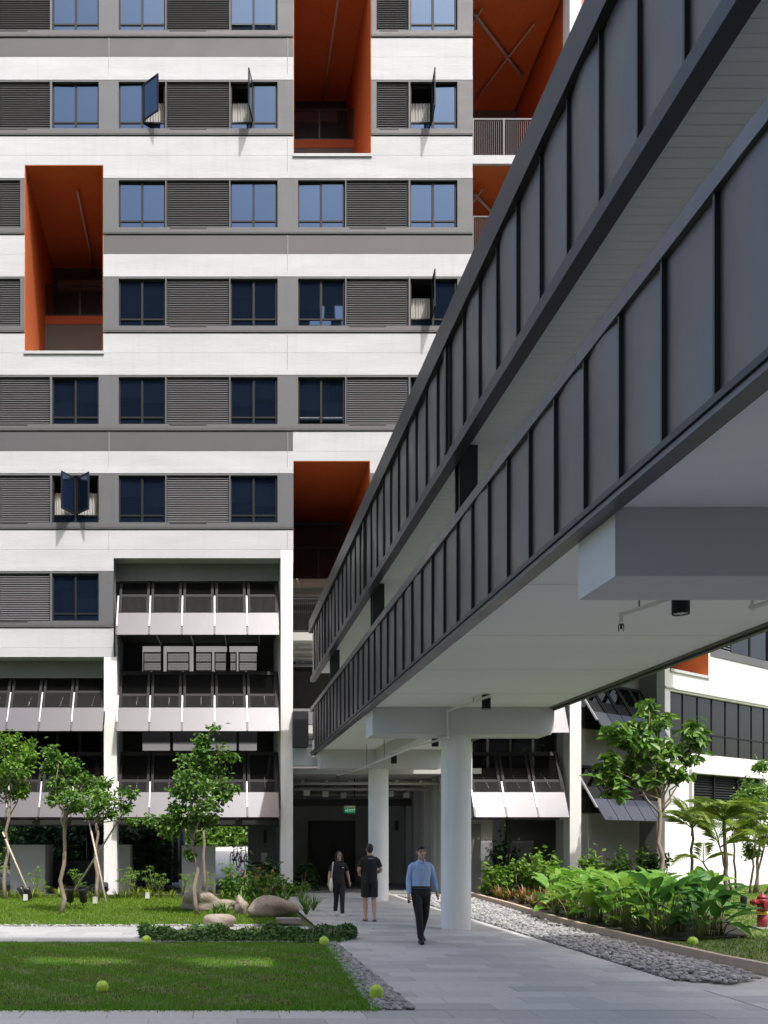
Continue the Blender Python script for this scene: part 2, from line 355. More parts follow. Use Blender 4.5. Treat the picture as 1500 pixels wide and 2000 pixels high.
def add_window(px0, py1, variant=''):
    X, Z, Y = fx(px0), fz(py1), FY + 0.05
    w = inst('window', ME_F, block, (X, Y, Z))
    def jit(): return (R(random.uniform(-.7, .7)), 0, R(random.uniform(-.7, .7)))
    lx, rx = X + 0.05, X + WW / 2 + 0.035
    zup = Z + TR + 0.025
    opens = {'right40': {'R': 40}, 'left77': {'L': 77}, 'left84': {'L': 84}, 'both': {'L': 60, 'R': 47}}.get(variant, {})
    for side, xx in (('L', lx), ('R', rx)):
        if side in opens:
            a = opens[side]; hx = lx + PW if side == 'L' else rx
            ang = -R(a) if side == 'R' else -R(180 - a)
            for nm, me in (('sash', ME_S), ('pane', ME_P)):
                o = inst(nm, me, w, (hx, Y - 0.025, zup), (0, 0, ang), (1, 1, 1) if nm == 'sash' else (1, 1, 1))
        else:
            inst('pane', ME_P, w, (xx, Y + 0.03, zup), jit())
        vent = variant == 'vent'
        o = inst('pane', ME_PS, w, (xx, Y + (-0.02 if vent else 0.03), Z + 0.05))
        if vent:
            o.location.z += TR - 0.075; o.rotation_euler = (R(180 + 52), 0, 0)
            rim = MB().box(0.02, PW - 0.02, -0.012, 0.0, 0, 0.03).box(0.02, PW - 0.02, -0.012, 0.0, TR - 0.105, TR - 0.078)
            q = inst('vent_rim', rim.mesh('vent_rim', 'arm_metal'), w, (xx, Y - 0.02, Z + 0.05)); q.location.z += TR - 0.075; q.rotation_euler = (R(180 + 52), 0, 0)
    if opens:
        inst('room_recess', ME_R, w, (X, Y + 0.03, Z))
        if 'L' in opens: inst('curtain', ME_C, w, (X + 0.03, Y + 0.28, Z + .02))
        if 'R' in opens: inst('curtain', ME_C, w, (X + WW * .52, Y + 0.28, Z + .02))
    return w
def add_louvre(px0, px1, py1):
    k = px1 - px0
    if k not in LV: LV[k] = louvre_meshes(k)
    f = inst('louvre_panel', LV[k][0], block, (fx(px0), FY - 0.012, fz(py1)))
    s = inst('slats', LV[k][1], f, (fx(px0), FY - 0.012, fz(py1))); s['kind'] = 'stuff'
    d = inst('drip_tray', LV_TRAY, f, (fx(px0 + 6), FY - 0.03, fz(py1 + 3))); d.scale = ((px1 - px0) / 150, 1, 1)
LV_TRAY = MB().box(0, 1.5, 0, 0.06, 0, 0.035).mesh('drip_tray', 'frame_dark')

for r, (t, b, els) in ROWS.items():
    xr = 222 if r == 6 else XR
    holes = list(LOGS)
    for e in els: holes.append((e[1], e[2], t, b))
    wall_parts(XL, xr, t - 3, b + 12, holes, FY - 0.028, 0.3, 'window_band', 'grey_paint', block)
    for e in els:
        if e[0] == 'W': add_window(e[1], b, e[3] if len(e) > 3 else '')
        else: add_louvre(e[1], e[2], b)
    # thin projecting sill under the windows, and the shadow groove below the band
    wall_parts(XL, xr, b + 3.4, b + 9.6, LOGS, FY - 0.034, 0.05, 'sill_band', 'sill_grey', block)
    wall_parts(XL, xr, b + 12.05, b + 14.4, LOGS, FY + 0.03, 0.2, 'groove', 'joint', block)
# spandrels: (x0, x1, y0, y1, material)
SP = [(XL, 573, 74.4, 111, 'mid_grey_paint'), (725, XR, 74.4, 111, 'white_paint'), (XL, XR, 111.3, 157.8, 'white_paint'),
      (XL, XR, 266.4, 303, 'white_paint'), (XL, XR, 303.4, 349.8, 'white_paint'),
      (202, XR, 459.4, 496, 'mid_grey_paint'), (XL, 48, 459.4, 496, 'white_paint'), (XL, XR, 496.3, 541.8, 'white_paint'),
      (XL, XR, 651.4, 689, 'white_paint'), (XL, XR, 689.4, 733.8, 'white_paint'),
      (XL, 572, 843.4, 881, 'mid_grey_paint'), (572.2, XR, 843.4, 881, 'white_paint'), (XL, XR, 881.3, 925.8, 'white_paint'),
      (XL, 572.5, 1035.4, 1073, 'white_paint'), (723, XR, 1035.4, 1100, 'white_paint'), (XL, 222, 1073.4, 1116.8, 'white_paint'),
      (222.2, 549, 1073.4, 1090, 'white_paint'), (XL, 222, 1227.4, 1265, 'white_paint'), (XL, 222, 1265.4, 1283, 'white_paint'),
      (XL, XR, -120, -35.3, 'white_paint')]
for x0, x1, y0, y1, m in SP:
    wall_parts(x0, x1, y0, y1, LOGS, FY, 0.3, 'spandrel_panel', m, block)
# a shallow lip along the bottom of each white spandrel
for y, xr in ((157.8, XR), (349.8, XR), (541.8, XR), (733.8, XR), (925.8, XR), (1116.8, 222)):
    wall_parts(XL, xr, y - 11, y - 1.2, LOGS, FY - 0.02, 0.03, 'lip', 'white_paint', block)
# vertical movement joints
for px in (213, 562):
    for y0, y1 in ((74.4, 157), (267, 349), (460, 541), (652, 733), (844, 925), (1036, 1073)):
        if px == 213 and y0 in (460, 652, 267): continue
        MB().box(fx(px) - .004, fx(px) + .004, FY - .0215, FY - .0005, fz(y1), fz(y0)).build('joint', 'beam_grey', block)
# building body: side walls, back wall, roof, floors above the open ground level
X0B, X1B = fx(XL), fx(XR)
MB().box(X0B, X0B + .3, FY + .3, FY + 8.4, 0, fz(-120)).build('end_wall', 'white_paint', block)
MB().box(X0B, X1B + 3.5, FY + .3, FY + 8.5, fz(-120), fz(-120) + .3).build('roof_slab', 'concrete', block)
MB().box(X0B + .3, X1B, FY + 8.1, FY + 8.4, 12.4, fz(-120)).build('back_wall', 'white_paint', block)
MB().box(X1B - .3, X1B - .002, FY + .302, FY + 8.05, 12.4, fz(-120) - .002).build('end_wall', 'orange_paint', block)
MB().box(X0B + .3, fx(572), FY + .32, FY + 8.05, 12.1, 12.35).build('floor_slab', 'concrete', block)

# columns in front
for x0, x1, y0 in ((203, 228, 1283.2), (548.3, 572, 1075.2)):
    MB().box(fx(x0), fx(x1), FY - .003, FY + .55, -.05, fz(y0) - .003 if y0 > 1200 else fz(1073.6)).build('column', 'column_white', block)
MB().box(fx(-210), fx(-185), FY - .003, FY + .55, -.05, fz(1283.2)).build('column', 'white_paint', block)

# loggias -------------------------------------------------
RAILMESH = {}
def railing(parent, x0, x1, y, z, h=1.15, posts=3, name='railing', matl='charcoal_trim'):
    m = MB(); m.box(x0, x1, y - .025, y + .025, z + h - .05, z + h); m.box(x0, x1, y - .02, y + .02, z + .06, z + .1)
    for i in range(posts):
        x = x0 + .03 + (x1 - x0 - .06) * i / (posts - 1); m.box(x - .03, x + .03, y - .03, y + .03, z, z + h)
    r = m.build(name, matl, parent)
    b = MB(); n = int((x1 - x0) / .07)
    for i in range(n):
        x = x0 + .05 + (x1 - x0 - .1) * i / n; b.box(x, x + .012, y - .006, y + .006, z + .08, z + h - .04)
    o = b.build('bars', 'charcoal_trim', r); o['kind'] = 'stuff'
    return r
def loggia(px0, px1, py0, py1, lower=True):
    a, b = fx(px0), fx(px1); zt, zb = fz(py0), fz(py1); dB = 3.6; e = .02
    lg = MB().box(a - .1, b + .1, FY + .004, FY + 5.8, zt - e, zt + .1).build('loggia', 'orange_paint', block)
    MB().box(a - .1, a + e, FY + .005, FY + 5.8, zb - .05, zt - e - .001).build('side_wall', 'orange_paint', lg)
    MB().box(b - e, b + .1, FY + .005, FY + 5.8, zb - .05, zt - e - .001).build('side_wall', 'orange_paint', lg)
    MB().box(a + e, b - e, FY + .01, FY + dB, zb - .12, zb).build('floor', 'concrete', lg)
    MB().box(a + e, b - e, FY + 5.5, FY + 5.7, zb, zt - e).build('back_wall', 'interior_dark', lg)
    MB().box(a - .02, b + .02, FY - .045, FY + .012, zb - .06, zb + .03).build('floor_edge', 'white_paint', lg)
    zc = zb + 3.25
    MB().box(a + e, b - e, FY + dB, FY + 5.5, zc - .3, zc).build('corridor_slab', 'orange_paint', lg)
    MB().box(a + e, b - e, FY + dB + .02, FY + dB + .2, zb, zc - .302).build('back_panel', 'interior_grey', lg)
    railing(lg, a + e, b - e, FY + dB + .1, zc, 1.2, 3)
    MB().tube([(a + (b - a) * .62, FY + .9, zt - .25), (a + (b - a) * .62, FY + 5.4, zt - .25)], .035).build('sprinkler_pipe', 'pipe_dull', lg)
    MB().box(a + e + .2, b - e - .4, FY + 5.2, FY + 5.48, zc + 1.9, zc + 2.3).build('duct', 'interior_grey', lg)
    return lg
loggia(*LOGS[0]); loggia(*LOGS[1])

# lower open core below the third loggia: orange top, corridors, pipes, back windows
a, b = fx(572), fx(760)
core = MB().box(a - .1, b + .1, FY + .31, FY + 5.8, fz(900) - .02, fz(900) + .1).build('loggia', 'orange_paint', block)
MB().box(a - .02, a + .02, FY + .004, FY + 5.8, fz(1100), fz(900) - .021).build('side_wall', 'orange_paint', core)
MB().box(fx(723) - .02, fx(723) + .1, FY + .004, FY + 5.8, fz(1100), fz(900) - .021).build('side_wall', 'orange_paint', core)
MB().box(a + .02, fx(723) - .02, FY + .004, FY + .32, fz(900) - .02, fz(900) + .0).build('ceiling_edge', 'orange_paint', core)
MB().box(a, X1B - .35, FY + 6.2, FY + 6.4, 8.0, fz(900)).build('back_wall', 'interior_grey', core)
for z in (11.35, 8.95, 5.75):
    s = MB().box(a, X1B - .35, FY + 3.2 if z > 11 else FY + 1.2, FY + 6.15, z - .28, z).build('corridor_slab', 'concrete', core)
    if z > 6: railing(s, a + .05, fx(850), FY + (3.3 if z > 11 else 1.3), z, 1.2, 5)
    for k, yy in enumerate((1.9, 2.8, 3.9)):
        if z > 11: yy += 1.6
        MB().tube([(a, FY + yy, z - .5 - .07 * k), (X1B - .5, FY + yy, z - .5 - .07 * k)], .05 if k else .08).build('pipe', 'pipe_dull', s)
    for k in range(3):
        MB().bar((a + .3 + k * 1.1, FY + 1.8, z - .4), (a + .8 + k * 1.1, FY + 4.5, z - .4), .05).build('cable_tray', 'pipe_dull', s)
mid = grid_wall(572, 923, 1240, 1383, [(578 + 58 * k, 630 + 58 * k, 1262, 1311) for k in range(5)], FY + 5, .15, FY + 5).build('back_wall', 'interior_dark', core)
def diamond_mesh(x0, x1, z0, z1, y):
    m = MB(); s = .11; n = int((z1 - z0) / .055)
    nx = max(2, int((x1 - x0) / s))
    for j in range(n):
        z = z0 + (z1 - z0) * (j + .5) / n
        for i in range(nx):
            xa = x0 + (x1 - x0) * i / nx; xb = x0 + (x1 - x0) * (i + 1) / nx; xm = (xa + xb) / 2; o = .026
            m.add([(xa, y, z - .012), (xm, y, z + o - .012), (xm, y, z + o + .012), (xa, y, z + .012)], [(0, 1, 2, 3)])
            m.add([(xm, y, z + o - .012), (xb, y, z - .012), (xb, y, z + .012), (xm, y, z + o + .012)], [(0, 1, 2, 3)])
    return m
for k in range(5):
    Y = FY + 4.98
    o = diamond_mesh(PX(580 + 58 * k, Y), PX(628 + 58 * k, Y), PZ(1309, Y), PZ(1275, Y), Y).build('mesh_screen', 'expanded_mesh', mid); o['kind'] = 'stuff'

# awning bays ---------------------------------------------
def awning_row(pxl, pxr, n, py_h, py_m, py_s, py_b, parent, Yh=31.25, Yb=30.12, first=0):
    zh, zb = PZ(py_h, Yh), PZ(py_b, Yb)
    xl, xr = PX(pxl, Yb), PX(pxr, Yb); w = (xr - xl) / n
    def at(t): return Vector((0, Yh + (Yb - Yh) * t, zh + (zb - zh) * t))
    def solve(py):
        lo, hi = 0, 1
        for _ in range(40):
            t = (lo + hi) / 2; p = at(t); v = HY - F * (p.z - CH) / p.y
            lo, hi = (t, hi) if v < py else (lo, t)
        return t
    tm, ts = solve(py_m), solve(py_s)
    d = (at(1) - at(0)).normalized(); nrm = Vector((0, -d.z, d.y)) ; nrm = nrm if nrm.y < 0 else -nrm
    def slab(m, x0, x1, t0, t1, th, off=0):
        p, q = at(t0) + nrm * off, at(t1) + nrm * off; k = nrm * th
        m.add([(x0, *p.yz), (x1, *p.yz), (x1, *q.yz), (x0, *q.yz), (x0, *(p + k).yz), (x1, *(p + k).yz), (x1, *(q + k).yz), (x0, *(q + k).yz)],
              [(0, 1, 2, 3), (7, 6, 5, 4), (0, 4, 5, 1), (1, 5, 6, 2), (2, 6, 7, 3), (3, 7, 4, 0)])
        return m
    for i in range(first, n):
        x0, x1 = xl + w * i + .03, xl + w * (i + 1) - .03
        m = MB(); t = .085
        slab(m, x0, x0 + t, 0, ts, .05); slab(m, x1 - t, x1, 0, ts, .05); slab(m, x0 + t, x1 - t, 0, .06, .049); slab(m, x0 + t, x1 - t, tm - .04, tm, .02)
        aw = m.build('awning', 'frame_dark', parent)
        slab(MB(), x0, x1, ts, 1, .035, .005).build('solid_panel', 'awning_panel', aw)
        b = MB(); nb = 27
        for k in range(nb):
            x = x0 + .02 + (x1 - x0 - .04) * k / (nb - 1)
            slab(b, x - .008, x + .008, tm, ts, .01, .052)
        b.build('mesh_screen', 'screen_bar', aw)['kind'] = 'stuff'
        b = MB(); nb = 26
        for k in range(nb):
            x = x0 + t + (x1 - x0 - 2 * t) * k / (nb - 1)
            slab(b, x - .006, x + .006, .06, tm, .008, .0)
        b.build('fine_screen', 'awning_mesh', aw)['kind'] = 'stuff'
        slab(MB(), x0 - .05, x0 - .005, tm, ts + (1 - ts) * .62, .06, .0).build('arm', 'arm_metal', aw)
        slab(MB(), x0 - .055, x0 - .004, ts + (1 - ts) * .63, .995, .04, .0).build('arm_end', 'dark_steel', aw)
        if py_h > 1250: MB().bar(at(.55) + Vector((x0 + w * .55, .02, 0)), at(.4) + Vector((x0 + w * .55, .55, .12)), .022).build('stay', 'pipe_dull', aw)
    # triangular screen at the right-hand end
    c = MB(); nb = 14
    for k in range(nb):
        t = (k + .5) / nb; p = at(t * .8)
        c.box(xr - .02, xr + .0, p.y - .01, p.y + .02, at(.8).z - .05, p.z)
    p = at(.85); 
    c.bar((xr - .01, *at(0).yz), (xr - .01, *p.yz), .04)
    c.build('cheek_screen', 'screen_bar', parent)['kind'] = 'stuff'
def bay(px0, px1, top_py, rows, slabs, n, first=0, dep=3.3):
    """recessed bay behind awnings"""
    a, b = fx(px0), fx(px1); ytop = fz(top_py)
    by = MB().box(a - .02, b + .02, FY + .31, FY + .55, ytop - .02, ytop + .75).build('bay', 'white_paint', block)
    MB().box(a, b, FY + .56, FY + .85, ytop - .6, ytop + .7).build('head_beam', 'interior_grey', by)
    MB().box(a - .14, a, FY + .02, FY + dep, 2.52, ytop - .022).build('side_wall', 'white_paint', by)
    MB().box(b - .02, b + .06, FY + .56, FY + dep, 2.52, ytop - .022).build('side_wall', 'white_paint', by)
    for z in slabs:
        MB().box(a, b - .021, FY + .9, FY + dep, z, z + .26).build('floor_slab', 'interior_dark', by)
    for r in rows: awning_row(px0 + r[4] if len(r) > 4 else px0 + 5, px1 - 1, n, *r[:4], by, first=first)
    return by
centre_bay = bay(222, 548, 1090, [(1130, 1166, 1198, 1241), (1313, 1360, 1383, 1429), (1470, 1528, 1548, 1597)], (2.5, 5.75, 9.0, 11.6), 5)
left_bay = bay(-184, 203, 1283, [(1320, 1354, 1383, 1429), (1470, 1528, 1548, 1597)], (2.5, 5.75, 8.0), 6)
def back_wall(px0, px1, y0, y1, holes, screens, Y, parent):
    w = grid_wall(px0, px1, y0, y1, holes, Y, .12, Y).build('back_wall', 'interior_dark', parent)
    for s in screens:
        Yq = Y - .03
        diamond_mesh(PX(s[0], Yq), PX(s[1], Yq), PZ(s[3], Yq), PZ(s[2], Yq), Yq).build('mesh_screen', 'expanded_mesh', w)['kind'] = 'stuff'
        f = MB(); q = 2.2
        for r in ((s[0] - q, s[0], s[2] - q, s[3] + q), (s[1], s[1] + q, s[2] - q, s[3] + q), (s[0], s[1], s[2] - q, s[2]), (s[0], s[1], s[3], s[3] + q), (s[0], s[1], (s[2] + s[3]) / 2, (s[2] + s[3]) / 2 + 1.5)):
            f.box(PX(r[0], Yq), PX(r[1], Yq), Yq - .03, Yq + .0, PZ(r[3], Yq), PZ(r[2], Yq))
        f.build('screen_frame', 'frame_dark', w)
    return w
YB = FY + 3.3
back_wall(205, 560, 1230, 1420, [(278, 314, 1261, 1312), (319, 378, 1261, 1312), (383, 443, 1261, 1312), (448, 503, 1261, 1312), (541, 550, 1261, 1312)],
          [(282, 314, 1276, 1309), (328, 368, 1276, 1309), (383, 412, 1276, 1309), (421, 441, 1276, 1309), (450, 460, 1276, 1309), (468, 501, 1276, 1309)], YB, centre_bay)
back_wall(205, 560, 1421, 1590, [(278, 332, 1430, 1466), (338, 396, 1430, 1466), (402, 462, 1430, 1466), (467, 502, 1430, 1466)], [], YB + .01, centre_bay)
MB().box(fx(205), fx(560), YB, YB + .12, PZ(1229, YB), 12.1).build('back_wall', 'interior_grey', centre_bay)
back_wall(-200, 204, 1260, 1590, [], [], YB + .005, left_bay)
for k in range(6):   # reflective window panes inside the left bay
    MB().box(fx(-60 + k * 48), fx(-20 + k * 48), YB - .02, YB - .01, PZ(1500, YB), PZ(1430, YB)).build('pane', 'glass_clear', left_bay)
for k in range(4):   # ceiling strip lights / rails seen below the slab
    MB().bar((fx(300 + 70 * k), FY + 1.3, 8.9), (fx(305 + 70 * k), FY + 3.0, 8.9), .04).build('rod', 'pipe_white', centre_bay)

# right-hand atrium bay between the block and the tall column
at0, at1 = fx(923), fx(1113)
MB().box(fx(1113), fx(1135), FY - .003, FY + .6, -.05, fz(-120)).build('column', 'column_white', block)
for zc, orange in ((fz(-63), 1), (fz(303), 1), (fz(495), 1), (fz(688), 1), (fz(880), 1), (fz(1072), 0)):
    s = MB().box(at0 + .002, at1, FY + .1, FY + 8.0, zc - .3, zc - .05).build('balcony_slab', 'orange_paint' if orange else 'concrete', block)
    MB().box(at0 + .002, at1 + .5, FY, FY + .098, zc - .28, zc).build('slab_edge', 'white_paint', s)
    MB().box(at0, at1, FY + .1, FY + 8.0, zc - .048, zc).build('floor', 'concrete', s)
    railing(s, at0 + .05, at1 - .03, FY + .25, zc, 1.4, 4)
    MB().tube([(at0 + .4, FY + 1.2, zc - .45), (at1 - .3, FY + 3.8, zc - .45)], .045).build('sprinkler_pipe', 'pipe_dull', s)
    MB().tube([(at0 + 2.6, FY + 1.6, zc - .45), (at0 + 1.5, FY + 4.8, zc - .45)], .028).build('sprinkler_pipe', 'pipe_dull', s)
    MB().tube([(at0 + .1, FY + 3.4, zc - .45), (at0 + .6, FY + 1.0, zc - .45)], .028).build('sprinkler_pipe', 'pipe_dull', s)
MB().box(at0, at1 + .6, FY + 5.6, FY + 5.8, 9.5, fz(-120)).build('back_wall', 'interior_grey', block)
MB().box(at1 + .1, at1 + .5, FY + .62, FY + 5.6, 9.5, fz(-120)).build('end_wall', 'orange_paint', block)
# a second white fin and orange bay further right, above the bridge
MB().box(fx(1135) + .003, fx(1240), FY + .5, FY + .7, 16, fz(-120)).build('end_wall', 'orange_paint', block)

# lower right bay (beside the bridge): awnings, walls, door
right_bay = bay(923, 1114, 1300, [(1300, 1345, 1375, 1432, 5), (1470, 1528, 1548, 1597, 5)], (2.5, 5.75, 8.0), 3, dep=1.15)
YR = FY + 1.16
back_wall(905, 1114, 1270, 1590, [], [], YR, right_bay)
for k in range(4):
    MB().box(fx(930 + k * 46), fx(970 + k * 46), YR - .03, YR - .015, PZ(1500, YR), PZ(1425, YR)).build('pane', 'glass_clear', right_bay)
Yw = 31.75
MB().box(PX(990, Yw), PX(1094, Yw), Yw, Yw + .15, -.05, 2.5).build('screen_wall', 'door_dark', right_bay)
MB().box(PX(1094, Yw), fx(1114) - .021, Yw - .7, Yw + .2, -.05, 2.5).build('pier', 'concrete', right_bay)
MB().box(PX(905, Yw), PX(962, Yw), Yw, Yw + .15, -.05, 2.5).build('screen_wall', 'concrete', right_bay)
MB().box(PX(922, Yw), PX(939, Yw), Yw - .03, Yw - .002, 0, PZ(1609, Yw)).build('service_door', 'interior_grey', right_bay)

# porch under the block: ceiling, beam, back wall, door, pilasters, services
p0, p1 = fx(572) + .002, at0 - .02
YP = 38.5
porch = MB().box(p0, p1 + .4, FY + .3, YP, 4.02, 4.2).build('porch', 'concrete', block)
MB().box(p0, fx(640), FY + .02, FY + .42, fz(1495), fz(1461)).build('beam', 'white_paint', porch)
MB().box(fx(572) - .02, PX(612, 29) - .02, FY - .25, FY + .3, fz(1460), fz(1391)).build('end_panel', 'dark_steel', porch)
MB().box(p0 - .3, p1 + 3.6, YP, YP + .2, -.05, 4.2).build('back_wall', 'porch_wall', porch)
MB().box(p0 - .02, p0 + .05, FY + .56, YP, -.05, 4.0).build('side_wall', 'porch_wall', porch)
MB().box(p0 + .05, p1 + .5, FY + .9, YP, -.04, .0).build('porch_floor', 'interior_grey', porch)
dr = MB().box(PX(606, YP), PX(647.5, YP), YP - .06, YP - .005, .02, PZ(1607, YP)).build('door', 'door_dark', porch)
dr2 = MB().box(PX(648.2, YP), PX(690, YP), YP - .06, YP - .005, .02, PZ(1607, YP)).build('door', 'door_dark', porch)
MB().tube([(PX(651, YP), YP - .1, 1.55), (PX(651, YP), YP - .1, 1.05)], .015).build('handle', 'rail_metal', dr2)
fr = MB(); q = .05
for r in ((602.5, 605.8), (690.2, 693.5)): fr.box(PX(r[0], YP), PX(r[1], YP), YP - .09, YP - .004, .0, PZ(1603.5, YP))
fr.box(PX(605.8, YP), PX(690.2, YP), YP - .09, YP - .004, PZ(1606.8, YP), PZ(1603.5, YP)); fr.build('door_frame', 'interior_dark', porch)
for pxa, pxb, Y, dp in ((828, 846, 33.5, .5), (847, 862, 32.2, .4), (793, 806, 36.5, .4), (808, 822, 35.5, .4), (862, 880, 31.3, .45)):
    MB().box(PX(pxa, Y), PX(pxb, Y) + .15, Y, Y + dp, -.05, 4.0).build('pilaster', 'concrete', porch)
MB().box(PX(862, 32), PX(930, 34), 34.4, 34.6, -.05, 4.0).build('side_wall', 'concrete', porch)
MB().box(PX(771, YP), PX(778, YP), YP - .05, YP - .002, 2.2, 2.6).build('wall_box', 'interior_dark', porch)
for k, (z, y, r) in enumerate(((3.75, 31.6, .06), (3.62, 32.8, .05), (3.7, 34.2, .08), (3.55, 35.6, .05), (3.6, 37, .06))):
    MB().tube([(p0 + .06, y, z), (p1 - .1, y, z)], r).build('ceiling_pipe', 'pipe_dull', porch)
for k in range(7):
    x = p0 + .4 + k * .8
    MB().bar((x, 31.2, 3.8), (x + (.5 if k % 2 else -.2), 37.5, 3.8), .07, .05).build('cable_tray', 'pipe_dull', porch)
    MB().box(x + .2, x + .42, 33 + (k % 3), 33.25 + (k % 3), 3.4, 3.6).build('ceiling_unit', 'pipe_white', porch)
    MB().tube([(x + .3, 33.1 + (k % 3), 3.6), (x + .3, 33.1 + (k % 3), 4.02)], .012).build('hanger', 'frame_dark', porch)
MB().box(p0 + .1, p1 - .2, 36.2, 36.6, 3.15, 3.4).build('duct', 'interior_dark', porch)

# ground level under the left bays: round pillars, end wall
for px, Y in ((176, 36.5), (329, 37.5), (343, 40), (355, 43)):
    MB().tube([(PX(px, Y), Y, -.05), (PX(px, Y), Y, 2.55)], .15, 14).build('pillar', 'door_dark', block)
MB().box(fx(490), fx(548), FY + 2.2, FY + 2.45, -.05, 2.5).build('end_wall', 'interior_grey', block)
MB().box(PX(494, 34), PX(498, 34), 33.0, 39, -.05, 2.5).build('side_wall', 'interior_grey', block)
MB().box(PX(515, 32.6), PX(521, 32.6), FY + 2.14, FY + 2.198, 1.7, 2.15).build('notice_frame', 'black_plastic', block)
MB().box(X0B, fx(548), FY + .6, FY + 3.3, 2.3, 2.48).build('beam', 'interior_dark', block)
MB().box(X0B, fx(548), FY + 3.4, FY + 8.3, 2.6, 2.9).build('rear_slab', 'interior_dark', block)
# ------------------------------------------------------------ link bridge
BL, BR = 3.10, 6.88
BY0, BY1 = -7.3, 28.8
bridge = thing('link_bridge', 'elevated covered link bridge clad in dark seamed metal panels over the path', 'bridge', (5.0, 19, 0))
def panel_mesh(name, w, h, bulge, seed):
    rg = random.Random(seed); n = 5; k = 6; vs = []
    ox = rg.uniform(-.5, .5); oz = rg.uniform(-.4, .4)
    for j in range(k + 1):
        for i in range(n + 1):
            u = i / n; v = j / k
            b = math.sin(math.pi * u) * (bulge * (1 + .5 * math.sin(v * 5 + seed + ox) + .45 * math.sin((u * 2 - v * 3) + seed * 1.7 + oz)))
            vs.append((-b, u * w, v * h))
    fs = [(j * (n + 1) + i, j * (n + 1) + i + 1, (j + 1) * (n + 1) + i + 1, (j + 1) * (n + 1) + i) for j in range(k) for i in range(n)]
    m = MB().add(vs, [tuple(reversed(f)) for f in fs], True)
    m.box(.002, .02, 0, w, 0, h)
    return m.mesh(name, 'charcoal_metal', fixn=False)
PWD = 0.661
LOW = [panel_mesh('cladding_panel', PWD - .012, 1.24, .02, s) for s in range(5)]
UPP = [panel_mesh('cladding_panel', PWD - .012, 1.36, .023, s + 9) for s in range(5)]
seamL = MB().box(-.036, .01, -.011, .011, 0, 1.25).mesh('standing_seam', 'charcoal_trim')
seamU = MB().box(-.036, .01, -.012, .012, 0, 1.37).mesh('standing_seam', 'charcoal_trim')
k0 = int((BY0 - 5.636) / PWD); k = k0
while 5.636 + PWD * (k + 1) < BY1 - .3:
    y = 5.636 + PWD * k
    inst('cladding_panel', LOW[k % 5], bridge, (BL, y + .006, 4.555)); inst('standing_seam', seamL, bridge, (BL, y, 4.55))
    yu = y + .36
    inst('cladding_panel', UPP[(k * 3) % 5], bridge, (BL, yu + .006, 6.89)); inst('standing_seam', seamU, bridge, (BL, yu, 6.885))
    k += 1
# rails, flashings, gutter
def seg(name, m, x0, x1, z0, z1, n=8, y0=BY0, y1=BY1):
    L = (y1 - y0) / n
    for i in range(n): MB().box(x0, x1, y0 + L * i + .003, y0 + L * (i + 1) - .003, z0, z1).build(name, m, bridge)
seg('top_rail', 'rail_metal', BL - .05, BL + .16, 5.80, 5.93, 12)
seg('bottom_flashing', 'charcoal_trim', BL - .05, BL + .05, 4.50, 4.55, 12)
seg('drip_edge', 'rail_metal', BL - .03, BL + .12, 4.45, 4.495, 12)
seg('lower_channel', 'charcoal_trim', BL - .045, BL + .10, 6.74, 6.885, 6)
seg('gutter', 'gutter_dark', BL - .09, BL + .25, 8.26, 8.64, 6)
seg('inner_lining', 'charcoal_trim', BL + .03, BL + .1, 4.6, 5.76, 4)
seg('inner_lining', 'deck_metal', BL + .03, BL + .1, 6.90, 8.25, 4)
MB().box(BL + .2, BR - .05, BY1 + .002, FY + .6, 4.52, 4.88).build('landing_slab', 'soffit', bridge)
MB().box(BL + .02, BR - .02, BY0, BY1, 4.50, 4.9).build('deck_slab', 'soffit', bridge)
for yy in (9.6, 12.0, 14.4, 16.8, 21.4, 23.8): MB().box(BL + .13, BR - .05, yy, yy + .008, 4.497, 4.502).build('soffit_joint', 'beam_grey', bridge)
MB().box(BL + .26, BR + .3, BY0, BY1, 8.2, 8.5).build('roof', 'charcoal_trim', bridge)
MB().box(BR - .1, BR, BY0, BY1, 4.47, 5.93).build('parapet', 'charcoal_metal', bridge)
MB().box(BR - .03, BR + .05, BY0, BY1, 4.44, 4.56).build('drip_edge', 'dark_steel', bridge)
MB().box(BR - .06, BR + .06, BY0, BY1, 6.9, 8.19).build('fascia', 'charcoal_metal', bridge)
# ribbed ceiling planks under the roof
pl = MB().box(0, BR - BL - .2, 0, .098, 0, .03).box(0, BR - BL - .2, .099, .1075, .004, .03).mesh('ceiling_plank', 'deck_metal')
y = 4.6
while y < BY1 - .2:
    inst('ceiling_plank', pl, bridge, (BL + .11, y, 7.0)); y += .108
MB().box(BL + .11, BR - .07, BY0, 4.58, 7.0, 7.03).build('ceiling_sheet', 'deck_metal', bridge)
MB().box(BL + .11, BR - .07, BY0, BY1, 7.035, 7.06).build('ceiling_backing', 'deck_metal', bridge)
for yy in (-1.05, 12.05, 18.6, 25.15):
    for xx in (BL + .13,):
        p = MB().box(xx, xx + .24, yy, yy + .04, 4.9, 7.0).box(xx, xx + .24, yy + .2, yy + .24, 4.9, 7.0).box(xx + .09, xx + .15, yy + .04, yy + .2, 4.9, 7.0)
        p.build('post', 'dark_steel', bridge)
    MB().box(BL - .065, BL - .012, yy - .05, yy + .05, 6.888, 8.258).build('fascia_joint', 'charcoal_trim', bridge)
